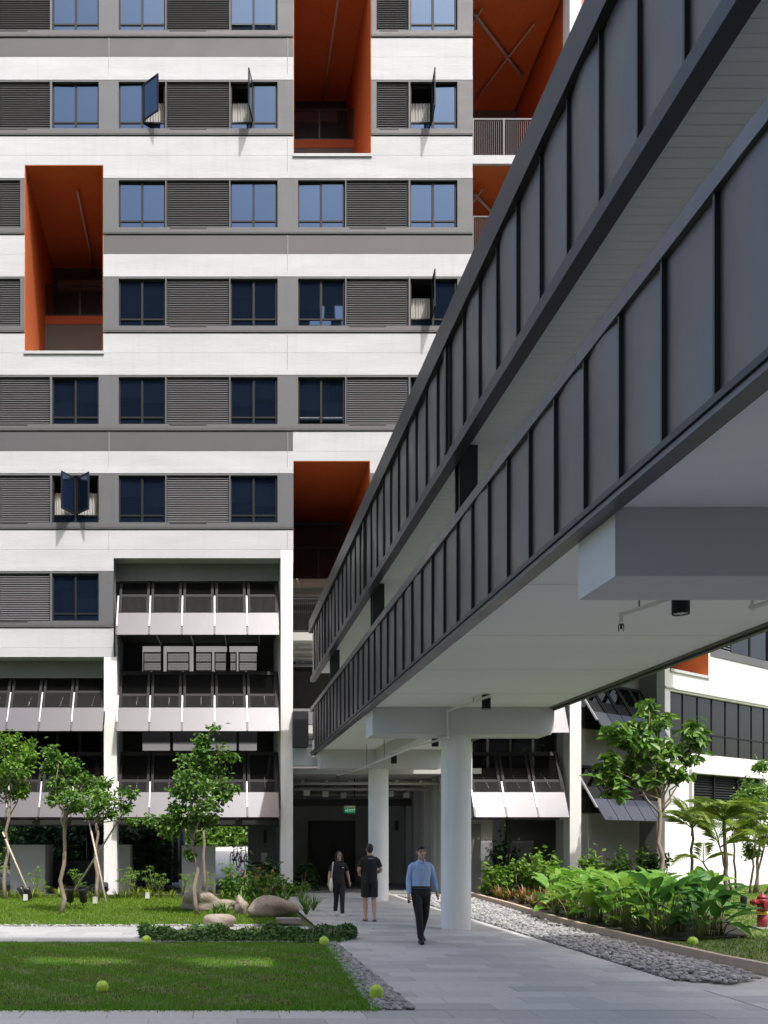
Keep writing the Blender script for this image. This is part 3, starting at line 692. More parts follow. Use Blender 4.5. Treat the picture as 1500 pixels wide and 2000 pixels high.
# pier caps, columns, longitudinal beam
for yf, xl, dp, cxx in ((7.37, 3.22, .74, 5.15), (18.56, 3.22, .76, 5.0), (27.4, 3.2, .7, 5.0)):
    MB().prism([(xl, 3.95), (BR - .06, 3.95), (BR, 4.06), (BR + .005, 4.497), (xl, 4.497)], yf, yf + dp).build('pier_cap', 'beam_grey', bridge)
    MB().tube([(cxx, yf + .37, -.03), (cxx, yf + .37, 3.955)], .30, 40, cap=False).build('column', 'column_white', bridge)
MB().box(4.85, 5.15, 19.35, 27.38, 4.2, 4.498).build('centre_beam', 'beam_grey', bridge)

# services below the soffit
def downlight(y, drop, label, r=.09, h=.23, x=5.05):
    t = thing('downlight', label, 'light', (x, y, 4.5 - drop - h), 'downlights under the bridge')
    z = 4.5 - drop
    MB().tube([(x, y, z), (x, y, z - .012), (x, y, z - h + .01), (x, y, z - h)], [r * .96, r, r, r * .97], 24, cap=False).tube([(x, y, z - .001), (x, y, z)], r * .95, 24).build('housing', 'frame_dark', t)
    MB().tube([(x, y, z - h + .015), (x, y, z - h + .02)], r * .9, 24).build('lens', 'lamp_lens', t)
    for k in range(6):
        a = k * math.pi / 3
        MB().tube([(x + .05 * math.cos(a), y + .05 * math.sin(a), z - h + .013), (x + .05 * math.cos(a), y + .05 * math.sin(a), z - h + .004)], .016, 8).build('lamp_cell', 'box_grey', t)
    if drop: MB().tube([(x, y, z), (x, y, 4.49)], .008, 6).build('rod', 'frame_dark', t)
    return t
downlight(9.94, 0, 'large dark cylindrical downlight on the soffit beside the nearest pier cap')
downlight(17.0, .0, 'dark cylindrical downlight on the soffit just in front of the middle pier cap', .08, .26)
downlight(20.9, .32, 'dark rod-hung downlight just behind the middle round column', .08, .24)
downlight(25.3, .35, 'dark rod-hung downlight above the farthest round column', .08, .24, 4.98)
def pipe_run(label, pts, r, heads=(), clamps=()):
    t = thing('sprinkler_pipe', label, 'pipe', pts[0])
    MB().tube(pts, r, 10).build('pipe', 'pipe_white', t)
    for i in range(1, len(pts) - 1):
        p = Vector(pts[i]); MB().ell(p, r * 1.5, r * 1.5, r * 1.5).build('elbow', 'pipe_white', t)
    for c in clamps:
        c = Vector(c); MB().tube([c, (c.x, c.y, 4.5)], .008, 6).build('clamp', 'rail_metal', t)
    for hd in heads:
        h = Vector(hd); m = MB()
        for k in range(4):
            a = k * math.pi / 2 + .4; m.tube([h + Vector((.022 * math.cos(a), .022 * math.sin(a), 0)), h + Vector((.04 * math.cos(a), .04 * math.sin(a), -.03)), h + Vector((.03 * math.cos(a), .03 * math.sin(a), -.085))], .005, 5)
        m.tube([h, h + Vector((0, 0, -.06))], .012, 6); m.build('sprinkler_head', 'frame_dark', t)
pipe_run('white sprinkler pipe with a caged head under the nearest soffit', [(5.25, 8.15, 4.38), (4.62, 10.4, 4.38), (4.62, 10.42, 4.30)], .022, [(4.62, 10.42, 4.28)], [(4.9, 9.4, 4.38), (4.7, 10.15, 4.38)])
pipe_run('short white elbow pipe at the right end of the nearest soffit', [(6.3, 8.9, 4.42), (5.86, 10.0, 4.36), (5.86, 10.0, 4.47)], .026)
pipe_run('long white sprinkler pipe running down the cap and under the far beams', [(5.0, 16.6, 4.42), (4.72, 18.5, 4.42), (4.72, 18.5, 3.88), (4.45, 20.5, 3.88), (4.3, 26.8, 3.88), (4.0, 29.5, 3.88)], .024,
         [(4.0, 29.5, 3.87)], [(4.9, 17.3, 4.42), (4.38, 23.5, 3.88), (4.32, 25.8, 3.88)])

# hanging exit sign
ex = GP(683, 1700); EY = 33.0; exx, exz = PX(683, EY), PZ(1583, EY)
exitsign = thing('exit_sign', 'green hanging exit sign with arrow in front of the dark double door', 'sign', (exx, EY, exz))
w, h = .40, .2
MB().box(exx - w / 2, exx + w / 2, EY - .03, EY + .03, exz - h / 2, exz + h / 2 - .0).build('panel', 'exit_green', exitsign)
MB().box(exx - w / 2, exx + w / 2, EY - .034, EY + .034, exz + h / 2 + .001, exz + h / 2 + .07).build('housing', 'sign_cream', exitsign)
MB().tube([(exx + .17, EY, exz + h / 2 + .07), (exx + .17, EY, 4.0)], .018, 8).build('rod', 'frame_dark', exitsign)
cu = bpy.data.curves.new('exit_text', 'FONT'); cu.body = 'EXIT'; cu.size = .15; cu.align_x = 'CENTER'; cu.align_y = 'CENTER'; cu.extrude = .003
to = bpy.data.objects.new('tmp', cu); col.objects.link(to); bpy.context.view_layer.update()
tme = bpy.data.meshes.new_from_object(to.evaluated_get(bpy.context.evaluated_depsgraph_get())); bpy.data.objects.remove(to)
tme.materials.clear(); tme.materials.append(MATS['exit_white'])
lt = inst('lettering', tme, exitsign, (exx + .04, EY - .035, exz), (R(90), 0, 0))
MB().prism([(exx - .17, exz), (exx - .13, exz + .035), (exx - .13, exz - .035)], EY - .036, EY - .031).build('arrow', 'exit_white', exitsign)

# ------------------------------------------------------------ angled wing on the right
WC = Vector((16.2, 33.0)); WA = math.atan2(.582, .813)
wing = thing('angled_wing', 'white angled wing with strip windows and tilted grey awnings beyond the bridge', 'building', (WC.x, WC.y, 0)); wing.rotation_euler = (0, 0, WA)
U = Vector((.813, .582)); N = Vector((-.582, .813))
def WG(px, py, dep=0.0):
    o = WC + N * dep; k = (px - CX) / F
    t = (k * o.y - o.x) / (U.x - k * U.y); Y = o.y + U.y * t
    return t, CH - (py - HY) * Y / F
def lb(m, name, mt, parent=wing, kind=None):
    ob = bpy.data.objects.new(name, m.mesh(name, mt)); col.objects.link(ob); ob.parent = parent
    if kind: ob['kind'] = kind
    return ob
def rect_wall(x0, x1, z0, z1, holes, y, th):
    m = MB(); xs = sorted({x0, x1} | {h[i] for h in holes for i in (0, 1)}); zs = sorted({z0, z1} | {h[i] for h in holes for i in (2, 3)})
    for i in range(len(xs) - 1):
        for j in range(len(zs) - 1):
            cx = (xs[i] + xs[i + 1]) / 2; cz = (zs[j] + zs[j + 1]) / 2
            if any(h[0] < cx < h[1] and h[2] < cz < h[3] for h in holes): continue
            m.box(xs[i], xs[i + 1], y, y + th, zs[j], zs[j + 1])
    bm = bmesh.new(); me = bpy.data.meshes.new('t'); me.from_pydata(m.v, [], m.f); bm.from_mesh(me)
    bmesh.ops.remove_doubles(bm, verts=bm.verts, dist=1e-5)
    seen = {}
    for f in bm.faces:
        kk = tuple(sorted(v.index for v in f.verts)); seen.setdefault(kk, []).append(f)
    bmesh.ops.delete(bm, geom=[f for fl in seen.values() if len(fl) > 1 for f in fl], context='FACES')
    bm.verts.index_update(); r = MB(); r.add([v.co[:] for v in bm.verts], [tuple(v.index for v in f.verts) for f in bm.faces]); bm.free(); return r
(sx0, sz1), (_, sz0) = WG(1309, 1349), WG(1309, 1467)
(lx0, lz1), (_, lz0) = WG(1349, 1510), WG(1349, 1598); lx1 = WG(1489, 1600)[0]
(ox0, oz0), (ox1, _) = WG(1308, 1306), WG(1384, 1306)
(ux0, uz0), (_, uz1) = WG(1390, 1266), WG(1390, 1180)
H_ = [(sx0, 24, sz0, sz1), (lx0, lx1, lz0, lz1), (ox0, ox1, oz0, oz0 + 2.6), (ux0, 24, uz0, uz1)]
lb(rect_wall(0, 25, -.1, 13, H_, 0, .3), 'wall', 'column_white')
lb(MB().box(0.0, .3, .302, .95, -.1, 13), 'return_wall', 'interior_grey')
lb(MB().box(.3, 25, 4, 4.2, -.1, 13), 'back_wall', 'interior_dark'); lb(MB().box(-4, 25, .302, 4.2, 13.0, 13.2), 'roof', 'concrete')
lb(MB().box(-.02, 25, -.05, -.002, WG(1297, 1341)[1] - .03, WG(1297, 1341)[1] + .03), 'drip_ledge', 'beam_grey')
# strip window: narrow dark panes with curtains
nW = 22; wv = (24 - sx0) / nW
for i in range(nW):
    a_, b_ = sx0 + wv * i, sx0 + wv * (i + 1); zm = sz0 + (sz1 - sz0) * .36
    g = lb(MB().box(a_, a_ + .03, .1, .18, sz0, sz1).box(a_ + .03, b_, .1, .17, zm - .025, zm + .025), 'window', 'frame_dark')
    lb(MB().box(a_ + .03, b_ - .002, .13, .14, zm + .025, sz1), 'pane', 'glass_clear', g); lb(MB().box(a_ + .03, b_ - .002, .13, .14, sz0, zm - .025), 'pane', 'glass_clear', g)
# lower window with deep grey surround and louvre blades
q = .14
s = lb(rect_wall(lx0 - q, lx1 + q, lz0 - q, lz1 + q, [(lx0, lx1, lz0, lz1)], -.12, .14), 'window_surround', 'beam_grey')
lb(MB().box(lx0, lx1, .25, .28, lz0, lz1), 'pane', 'dark_void', s)
bl = MB(); nb = 17
for i in range(nb):
    z = lz0 + (lz1 - lz0) * (i + .5) / nb; bl.obox(Matrix.Translation(((lx0 + lx1) / 2, .12, z)) @ Matrix.Rotation(R(-40), 4, 'X'), (lx1 - lx0) - .04, .012, .075)
for x in (.33, .66): bl.box(lx0 + (lx1 - lx0) * x - .03, lx0 + (lx1 - lx0) * x + .03, .05, .2, lz0, lz1)
lb(bl, 'blades', 'frame_dark', s, 'stuff')
# orange loggia and upper window band
og = lb(MB().box(ox0 - .1, ox1 + .1, 2.0, 2.1, oz0 - .2, oz0 + 2.7), 'loggia', 'orange_paint')
lb(MB().box(ox1 - .01, ox1 + .09, .005, 2.0, oz0 - .1, oz0 + 2.7), 'side_wall', 'orange_paint', og); lb(MB().box(ox0 - .09, ox0 + .01, .005, 2.0, oz0 - .1, oz0 + 2.7), 'side_wall', 'orange_paint', og)
lb(MB().box(ox0, ox1 + .02, -.06, .01, oz0 - .09, oz0 + .01), 'floor_edge', 'white_paint', og)
lb(rect_wall(ux0 - .12, 24.2, uz0 - .3, uz1 + .2, [(ux0, 24, uz0, uz1)], -.03, .03), 'window_band', 'grey_paint')
nU = 13; uw = (24 - ux0) / nU
for i in range(nU):
    a_, b_ = ux0 + uw * i, ux0 + uw * (i + 1)
    if i % 4 == 0:
        sl_ = MB()
        for k in range(16): sl_.obox(Matrix.Translation(((a_ + b_) / 2, .06, uz0 + (uz1 - uz0) * (k + .5) / 16)) @ Matrix.Rotation(R(-38), 4, 'X'), uw - .05, .012, .075)
        f_ = lb(MB().box(a_, b_, .2, .22, uz0, uz1), 'louvre_panel', 'dark_void'); lb(sl_, 'slats', 'slat_metal', f_, 'stuff')
    elif i % 4 == 3: lb(MB().box(a_ + .002, b_ - .002, -.02, .2, uz0, uz1), 'pier', 'grey_paint')
    else:
        f_ = lb(MB().box(a_, a_ + .05, .04, .12, uz0, uz1).box(b_ - .05, b_, .04, .12, uz0, uz1).box(a_ + .05, b_ - .05, .04, .12, uz0, uz0 + .05), 'window', 'frame_dark'); lb(MB().box(a_ + .05, b_ - .05, .07, .08, uz0 + .05, uz1), 'pane', 'glass_clear', f_)
# recess left of the corner with two rows of tilted awnings, under an unseen overhang added to shade it
rx0 = -4.35; RD = .95
lb(MB().box(rx0, .3, RD, RD + .2, -.1, 12.95), 'recess_wall', 'interior_grey')
lb(MB().box(-3.9, -.004, -3.6, RD - .01, 9.3, 12.9), 'shade_overhang', 'white_paint')  # added behind the bridge, out of view, to keep sun off the recess
for zh, zb in ((7.25, 5.35), (4.35, 2.45)):
    yh, yb = RD - .05, RD - 1.2
    def A(t): return Vector((0, yh + (yb - yh) * t, zh + (zb - zh) * t))
    dd = (A(1) - A(0)).normalized(); nn = Vector((0, dd.z, -dd.y)); nn = nn if nn.y < 0 else -nn
    def slab2(m, x0, x1, t0, t1, th, off=0):
        p, q_ = A(t0) + nn * off, A(t1) + nn * off; k_ = nn * th
        return m.add([(x0, *p.yz), (x1, *p.yz), (x1, *q_.yz), (x0, *q_.yz), (x0, *(p + k_).yz), (x1, *(p + k_).yz), (x1, *(q_ + k_).yz), (x0, *(q_ + k_).yz)],
              [(0, 1, 2, 3), (7, 6, 5, 4), (0, 4, 5, 1), (1, 5, 6, 2), (2, 6, 7, 3), (3, 7, 4, 0)])
    lb(MB().box(rx0, -.1, RD - .03, RD - .01, zh - 1.6, zh), 'pane', 'glass_clear')
    n_ = 5; x_l, x_r = -4.25, -.12; w_ = (x_r - x_l) / n_
    for i in range(n_):
        a_, b_ = x_l + w_ * i + .02, x_l + w_ * (i + 1) - .02
        aw = lb(slab2(slab2(slab2(MB(), a_, a_ + .07, 0, .62, .05), b_ - .07, b_, 0, .62, .05), a_ + .07, b_ - .07, 0, .05, .05), 'awning', 'frame_dark')
        lb(slab2(MB(), a_, b_, .62, 1, .035), 'solid_panel', 'awning_panel', aw)
        mm = MB()
        for k_ in range(40): slab2(mm, a_ + .03 + (b_ - a_ - .06) * k_ / 39 - .007, a_ + .03 + (b_ - a_ - .06) * k_ / 39 + .007, .40, .62, .01)
        lb(mm, 'mesh_screen', 'screen_bar', aw, 'stuff')
        if i == 0: lb(slab2(MB(), a_ - .09, a_ - .03, .12, .78, .05), 'arm', 'arm_metal', aw)

# ------------------------------------------------------------ the tower across the way (behind the viewpoint) and the block behind the courtyard
tower = thing('opposite_tower', 'tall banded tower behind the viewpoint, mirrored in the lower windows', 'building', (8, -12, 0))
TH = 47.3
for k in range(12):
    z = 2.3 + k * 3.16
    MB().box(-18, 35, -8.0, -7.6, z, z + 1.55).build('spandrel_panel', 'tower_white' if k % 3 else 'tower_grey', tower)
    MB().box(-18, 35, -8.2, -8.05, z + 1.55, z + 3.16).build('window_band', 'glass_clear', tower)
    for j in range(8): MB().box(-17.5 + 6.2 * j, -15.6 + 6.2 * j, -8.04, -7.75, z + 1.552, z + 3.158).build('pier', 'tower_grey', tower)
MB().box(-18, 35, -19, -8.3, -.1, 39.6).build('body', 'beam_grey', tower)
MB().box(-18, 35, -8.25, -7.9, 42.2, TH).build('roof_sun_mask', 'tower_grey', tower)  # unseen, added above an open slit to shade the ground past the lit streaks
for x0_, x1_ in ((-18, 7.3), (8.9, 9.7), (11.7, 13.6), (14.3, 35)): MB().box(x0_, x1_, -8.24, -7.95, 40.2, 42.2).build('sun_streak_mask', 'tower_grey', tower)  # added to close parts of the slit, splitting the sun into lawn streaks
far = thing('courtyard_block', 'white block with window bands seen through the corridor windows', 'building', (0, 66, 0))
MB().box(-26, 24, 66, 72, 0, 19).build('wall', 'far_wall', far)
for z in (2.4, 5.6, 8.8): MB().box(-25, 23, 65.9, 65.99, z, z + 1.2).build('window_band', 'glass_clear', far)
MB().box(6, 9, 65.8, 65.88, 4.2, 4.9).build('sign_strip', 'green_panel', far)
# ------------------------------------------------------------ ground, paths, lawns
def sheet(name, poly, z, m, parent=None):
    mb = MB().add([(p[0], p[1], z) for p in poly], [tuple(range(len(poly)))])
    return struct(mb.build(name, m, parent))
ground = sheet('ground', [(-300, -300), (300, -300), (300, 400), (-300, 400)], -.07, 'far_ground')
path = sheet('path', [(2.2, 9.9), (6.0, 9.9), (6.0, 31.4), (2.2, 31.4)], -.024, 'mortar')
plaza = sheet('front_pavement', [(-14, -9), (16, -9), (16, 11.3), (6.0, 11.3), (6.0, 9.95), (-14, 9.95)], -.028, 'mortar')
cross = sheet('cross_path', [(-14, 16.55), (2.19, 16.55), (2.19, 19.5), (-14, 19.5)], -.026, 'mortar')
sheet('porch_pavement', [(-12, 30.3), (13, 30.3), (13, 60), (-12, 60)], -.045, 'interior_grey')
PAV = {}
def paver(parent, x0, x1, y0, y1, m, z=0.0):
    g = .004; w, d = round(x1 - x0 - g, 3), round(y1 - y0 - g, 3)
    if (w, d, m) not in PAV: PAV[(w, d, m)] = MB().add([(0, 0, -.02), (w, 0, -.02), (w, d, -.02), (0, d, -.02), (0, 0, -.003), (w, 0, -.003), (w, d, -.003), (0, d, -.003), (.004, .004, 0), (w - .004, .004, 0), (w - .004, d - .004, 0), (.004, d - .004, 0)],
            [(0, 1, 5, 4), (1, 2, 6, 5), (2, 3, 7, 6), (3, 0, 4, 7), (4, 5, 9, 8), (5, 6, 10, 9), (6, 7, 11, 10), (7, 4, 8, 11), (8, 9, 10, 11)]).mesh('paver', m)
    return inst('paver', PAV[(w, d, m)], parent, (x0, y0, z + random.uniform(-.0012, .0012)))
y = 9.96; r = 0
while y < 31:
    d = .4 if y < 24 else .8; off = (0, .45, .2, .6)[r % 4]
    xs = [2.2]; x = 2.2 + (off or .9)
    while x < 5.85: xs.append(x); x += .9
    xs.append(6.0)
    for a, b in zip(xs[:-1], xs[1:]): paver(path, a, b, y, y + d, 'paver')
    y += d; r += 1
rest = MB()
for r in range(14):
    y = 9.94 - .45 * (r + 1); off = (.3, .75, .1, .55)[r % 4]
    for k in range(34):
        x = -14 + off + k * .9
        if x > 15: continue
        if r < 7 and -4.5 < x < 11: paver(plaza, x, x + .9, y, y + .45, 'paver')
        else: rest.box(x, x + .896, y, y + .446, -.02, 0)
for r in range(3):
    for k in range(11): paver(plaza, 6.02 + .9 * k, 6.92 + .9 * k, 9.945 + .45 * r, 10.395 + .45 * r, 'paver')
struct(rest.build('pavers', 'paver', plaza)); 
for o in plaza.children:
    if o.name.startswith('pavers'): o['kind'] = 'stuff'
for r in range(5):
    for k in range(14):
        x = -8.5 + (.4 if r % 2 else 0) + k * .75
        if x > 1.4: continue
        paver(cross, x, x + .75, 16.58 + .57 * r, 17.15 + .57 * r, 'pale_paver')
LAWN1 = [(-14, 10.0), (1.72, 10.0), (1.86, 13.0), (2.02, 16.3), (-14, 16.5)]
lawn1 = sheet('front_lawn', LAWN1, .005, 'turf_base')
LAWN2 = [(-14, 19.62), (1.2, 19.62), (2.0, 21.5), (2.15, 29.6), (-14, 29.6)]
lawn2 = sheet('back_lawn', LAWN2, .005, 'turf_base')
KP = [(8.2, 30.4), (8.15, 28.5), (7.9, 24.3), (7.62, 21.5), (7.45, 18.8), (7.42, 16), (7.46, 13.5), (7.6, 12.3), (8.0, 11.75), (9.6, 11.5), (14, 11.45)]
BED = [(8.3, 30.3), (8.25, 28.5), (8.0, 24.3), (7.7, 21.5), (7.52, 18.8), (7.5, 16.7), (8.3, 16.3), (9.9, 17.0), (10.9, 19.3), (12.6, 23), (14.5, 28), (15.5, 32), (12, 32.8)]
LAWN3 = [(7.5, 16.65), (7.5, 13.5), (7.65, 12.4), (8.05, 11.85), (9.6, 11.6), (26, 11.5), (30, 42), (18.5, 34.2), (16, 32), (15.4, 30)] + [BED[i] for i in (10, 9, 8, 7, 6)]
lawn3 = sheet('side_lawn', LAWN3, .03, 'turf_base')
bed = sheet('planting_bed', BED, .06, 'soil')
sheet('facade_bed', [(-12, 28.6), (2.1, 28.6), (2.4, 30.4), (-12, 30.4)], .012, 'soil')
sheet('gravel_bed', [(6.02, 11.3), (9.5, 11.2), (8.2, 31), (6.02, 31)], -.015, 'concrete')
sheet('gravel_strip', [(1.6, 10.0), (2.19, 9.97), (2.19, 16.6), (1.9, 16.6)], -.02, 'mortar')
kerb = struct(bpy.data.objects.new('kerb', None)); col.objects.link(kerb)
for (a, b) in zip(KP[:-1], KP[1:]):
    d = (Vector(b) - Vector(a)); L = d.length; nsg = max(1, round(L / 1.4)); n = Vector((-d.y, d.x)).normalized() * .055
    for i in range(nsg):
        p = Vector(a) + d * (i / nsg); q = Vector(a) + d * ((i + 1) / nsg) - d.normalized() * .006
        MB().prism([(p - n)[:], (q - n)[:], (q + n)[:], (p + n)[:]], -.03, .15, 'z').build('kerb_stone', 'kerb', kerb)

def inpoly(P, poly):
    x, y = P[:, 0], P[:, 1]; r = np.zeros(len(P), bool); n = len(poly)
    for i in range(n):
        x1, y1 = poly[i]; x2, y2 = poly[(i + 1) % n]
        if y1 == y2: continue
        r ^= ((y1 > y) != (y2 > y)) & (x < (x2 - x1) * (y - y1) / (y2 - y1) + x1)
    return r
def scatter(poly, n, box):
    P = RNG.random((n, 2)) * [box[1] - box[0], box[3] - box[2]] + [box[0], box[2]]
    return P[inpoly(P, poly)]
def blades(name, P, z, hmin, hmax, wd, m, parent, lean=.6):
    n = len(P); h = RNG.uniform(hmin, hmax, n); a = RNG.uniform(0, 2 * np.pi, n); b = RNG.uniform(0, 2 * np.pi, n); l = RNG.uniform(0, lean, n) * h
    w = wd * RNG.uniform(.7, 1.3, n)
    base = np.c_[P, np.full(n, z)]
    v0 = base + np.c_[np.cos(a) * w, np.sin(a) * w, np.zeros(n)]; v1 = base - np.c_[np.cos(a) * w, np.sin(a) * w, np.zeros(n)]
    mid = base + np.c_[np.cos(b) * l * .35, np.sin(b) * l * .35, h * .6]; tip = base + np.c_[np.cos(b) * l, np.sin(b) * l, h]
    m0 = mid + np.c_[np.cos(a) * w, np.sin(a) * w, np.zeros(n)] * .7; m1 = mid - np.c_[np.cos(a) * w, np.sin(a) * w, np.zeros(n)] * .7
    V = np.concatenate([v0, v1, m1, m0, tip]); i = np.arange(n)
    Fc = np.concatenate([np.c_[i, i + n, i + 2 * n], np.c_[i, i + 2 * n, i + 3 * n], np.c_[i + 3 * n, i + 2 * n, i + 4 * n]])
    o = bpy.data.objects.new(name, npmesh(name, V, Fc, m)); col.objects.link(o); o['kind'] = 'stuff'; o.parent = parent
    return o
def patchy(P, s, lo, seed=0):     # thin out by a soft random field
    f = np.sin(P[:, 0] * s + seed) * np.sin(P[:, 1] * s * 1.3 + seed * 2) + .6 * np.sin(P[:, 0] * s * 2.7 + P[:, 1] * s * 2.1 + seed) + .5 * np.sin(P[:, 0] * s * 5.1 - P[:, 1] * s * 4.3)
    return P[RNG.random(len(P)) < np.clip(.62 + .4 * f, lo, 1)]
P1 = scatter(LAWN1, 105000, (-4.2, 2.1, 9.9, 16.5))
tagl = 'short green grass of the front lawn'
blades('grass', patchy(P1, 3.1, .25), .005, .02, .05, .0045, 'grass', lawn1)
blades('dry_grass', patchy(scatter(LAWN1, 30000, (-4.2, 2.1, 9.9, 16.5)), 2.3, .05, 3), .005, .015, .035, .005, 'dry_grass', lawn1)
P2 = scatter(LAWN2, 95000, (-8, 2.1, 19.5, 29.6))
blades('grass', patchy(P2, 1.7, .45, 2), .005, .03, .08, .008, 'grass_bright', lawn2)
P3 = scatter(LAWN3, 150000, (7.5, 22, 11.4, 37))
blades('grass', patchy(P3, 1.9, .35, 4), .03, .025, .06, .007, 'grass_bright', lawn3)
# ragged lawn edges
E = np.c_[RNG.uniform(-4.2, 1.8, 5000), 10.0 + RNG.normal(0, .08, 5000)]; blades('grass', E, .0, .02, .05, .005, 'grass', lawn1)
E = np.c_[1.74 + (t := RNG.uniform(0, 1, 3500)) * .3 + RNG.normal(0, .06, 3500), 10 + t * 6.4]; blades('grass', E, .0, .02, .05, .005, 'grass', lawn1)

def icov(sub):
    bm = bmesh.new(); bmesh.ops.create_icosphere(bm, subdivisions=sub, radius=1); V = np.array([v.co[:] for v in bm.verts]); Fc = np.array([[v.index for v in f.verts] for f in bm.faces]); bm.free(); return V, Fc
IV, IF = icov(2)
def pebbles(name, P, r0, r1, z, parent, m='pebble', heap=None):
    n = len(P); s = RNG.uniform(r0, r1, n); sx = s * RNG.uniform(.8, 1.35, n); sz = s * RNG.uniform(.5, .75, n); a = RNG.uniform(0, np.pi, n)
    jit = 1 + .12 * np.sin(IV[None, :, :] * 3 + RNG.uniform(0, 6, (n, 1, 3))).sum(2, keepdims=True) / 1.5
    W = IV[None] * jit
    X = W[:, :, 0] * sx[:, None]; Y = W[:, :, 1] * s[:, None]; Z = W[:, :, 2] * sz[:, None]
    zz = z + sz * .4 + (RNG.random(n) * .03) + (heap(P) if heap else 0)
    V = np.stack([P[:, 0, None] + X * np.cos(a)[:, None] - Y * np.sin(a)[:, None], P[:, 1, None] + X * np.sin(a)[:, None] + Y * np.cos(a)[:, None], zz[:, None] + Z], 2).reshape(-1, 3)
    Fc = (IF[None] + (np.arange(n) * len(IV))[:, None, None]).reshape(-1, 3)
    o = bpy.data.objects.new(name, npmesh(name, V, Fc, m, True)); col.objects.link(o); o['kind'] = 'stuff'
    tag(o, *parent, kind='stuff'); return o
GR = [(6.02, 12.1), (6.6, 11.7), (7.3, 12.2), (7.38, 13.5), (7.34, 16), (7.37, 18.8), (7.52, 21.5), (7.8, 24.3), (8.05, 28.5), (8.1, 30), (6.02, 30)]
heap = lambda P: .03 * np.exp(-((P[:, 0] - 6.7) / .4) ** 2) + .005
Pn = scatter(GR, 6800, (6.0, 8.2, 11.6, 19)); pebbles('pebbles', Pn, .022, .042, -.015, ('grey rounded pebbles between the path and the kerbed planting bed', 'pebbles'), heap=heap)
Pn = scatter(GR, 4200, (6.0, 8.2, 19, 30)); pebbles('pebbles', Pn, .03, .05, -.015, ('sunlit pebbles along the far part of the kerbed bed', 'pebbles'), heap=heap)
Pn = scatter([(1.72, 9.98), (2.19, 9.98), (2.19, 16.6), (1.98, 16.6)], 3600, (1.7, 2.2, 9.9, 16.7)); pebbles('pebbles', Pn, .018, .035, -.02, ('grey pebble strip between the front lawn and the path', 'pebbles'))
Pn = np.c_[RNG.uniform(-7, 1.1, 900), 19.55 + RNG.normal(0, .05, 900)]; pebbles('pebbles', Pn, .018, .035, -.02, ('thin line of pale pebbles between the cross path and back lawn', 'pebbles'))
# ------------------------------------------------------------ vegetation helpers
def unit(n):
    v = RNG.normal(size=(n, 3)); return v / np.linalg.norm(v, axis=1, keepdims=True)
def leaves(C, L, W, up=.35, fold=.25, dirs=None, droop=0.0):
    """folded rhombic leaves at points C -> V, F (two triangles each)"""
    n = len(C); d = unit(n) if dirs is None else dirs.copy()
    d[:, 2] = d[:, 2] * .6 - droop; d /= np.linalg.norm(d, axis=1, keepdims=True)
    nr = unit(n); nr[:, 2] = np.abs(nr[:, 2]) + up; s = np.cross(d, nr); s /= np.linalg.norm(s, axis=1, keepdims=True); nr = np.cross(s, d)
    l = L * RNG.uniform(.65, 1.25, n)[:, None]; w = W * RNG.uniform(.7, 1.2, n)[:, None]
    b = C; t = C + d * l - nr * l * .12; m = C + d * l * .32; q = C + d * l * .68
    V = np.concatenate([b, m + s * w + nr * w * fold, q + s * w * .85 + nr * w * fold * .7, t, q - s * w * .85 + nr * w * fold * .7, m - s * w + nr * w * fold]); i = np.arange(n)
    return V, np.concatenate([np.c_[i, i + n, i + 2 * n, i + 3 * n], np.c_[i, i + 3 * n, i + 4 * n, i + 5 * n]])
def join_vf(lst):
    Vs = []; Fs = []; o = 0
    for V, Fc in lst: Vs.append(V); Fs.append(Fc + o); o += len(V)
    return np.concatenate(Vs), np.concatenate(Fs)
def npobj(name, V, Fc, m, parent, smooth=False):
    o = bpy.data.objects.new(name, npmesh(name, V - np.array(worigin(parent)[:]), Fc, m, smooth)); col.objects.link(o); o.parent = parent; return o
def limb(a, b, r0, r1, rg, wob=.06, n=5):
    a = Vector(a); b = Vector(b); L = (b - a).length; pts = []
    for i in range(n + 1):
        t = i / n; p = a.lerp(b, t)
        if 0 < i < n: p += Vector((rg.uniform(-1, 1), rg.uniform(-1, 1), rg.uniform(-.5, .5))) * wob * L
        pts.append(p)
    return pts, [r0 + (r1 - r0) * i / n for i in range(n + 1)]
def tree(label, base, fork, clumps, nleaf, L, W, m, seed, r=.06, group=None, name='young_tree', extra_trunks=(), droop=.2, zdepth=.5, cat='tree', clump_r=.3):
    """base: point, fork: point where limbs leave the trunk, clumps: [(point, radius)]"""
    rg = random.Random(seed); t = thing(name, label, cat, base, group); mb = MB()
    pts, rad = limb(base, fork, r, r * .72, rg, .03, 6); pts[0] = Vector(base) - Vector((0, 0, .05)); rad[0] = r * 1.35; mb.tube(pts, rad, 10)
    for a, b, r0 in extra_trunks: p2, r2 = limb(a, b, r0, r0 * .6, rg, .03, 6); MB().tube(p2, r2, 8).build('trunk', 'bark', t)
    cen = []
    for c, cr in clumps:
        c = Vector(c); st = pts[-1] if rg.random() < .6 else pts[-2]
        p, rr = limb(st, c, r * .45, r * .1, rg, .07, 5); mb.tube(p, rr, 6)
        for k in range(4):
            e = c + Vector((rg.gauss(0, 1), rg.gauss(0, 1), rg.gauss(0, .7))) * cr * .6
            p, rr = limb(p[-2] if k else c, e, r * .13, r * .05, rg, .08, 3); mb.tube(p, rr, 5)
            p = [c, c]; cen.append((e, cr * .5))
        cen.append((c, cr * .6))
    mb.build('trunk', 'bark', t)
    C = []; per = nleaf // len(cen)
    for e, s in cen: C.append(np.array(e[:]) + RNG.normal(size=(per, 3)) * s * np.array([.75, .75, .6]))
    V, Fc = leaves(np.concatenate(C), L, W, droop=droop); npobj('crown', V, Fc, m, t); return t
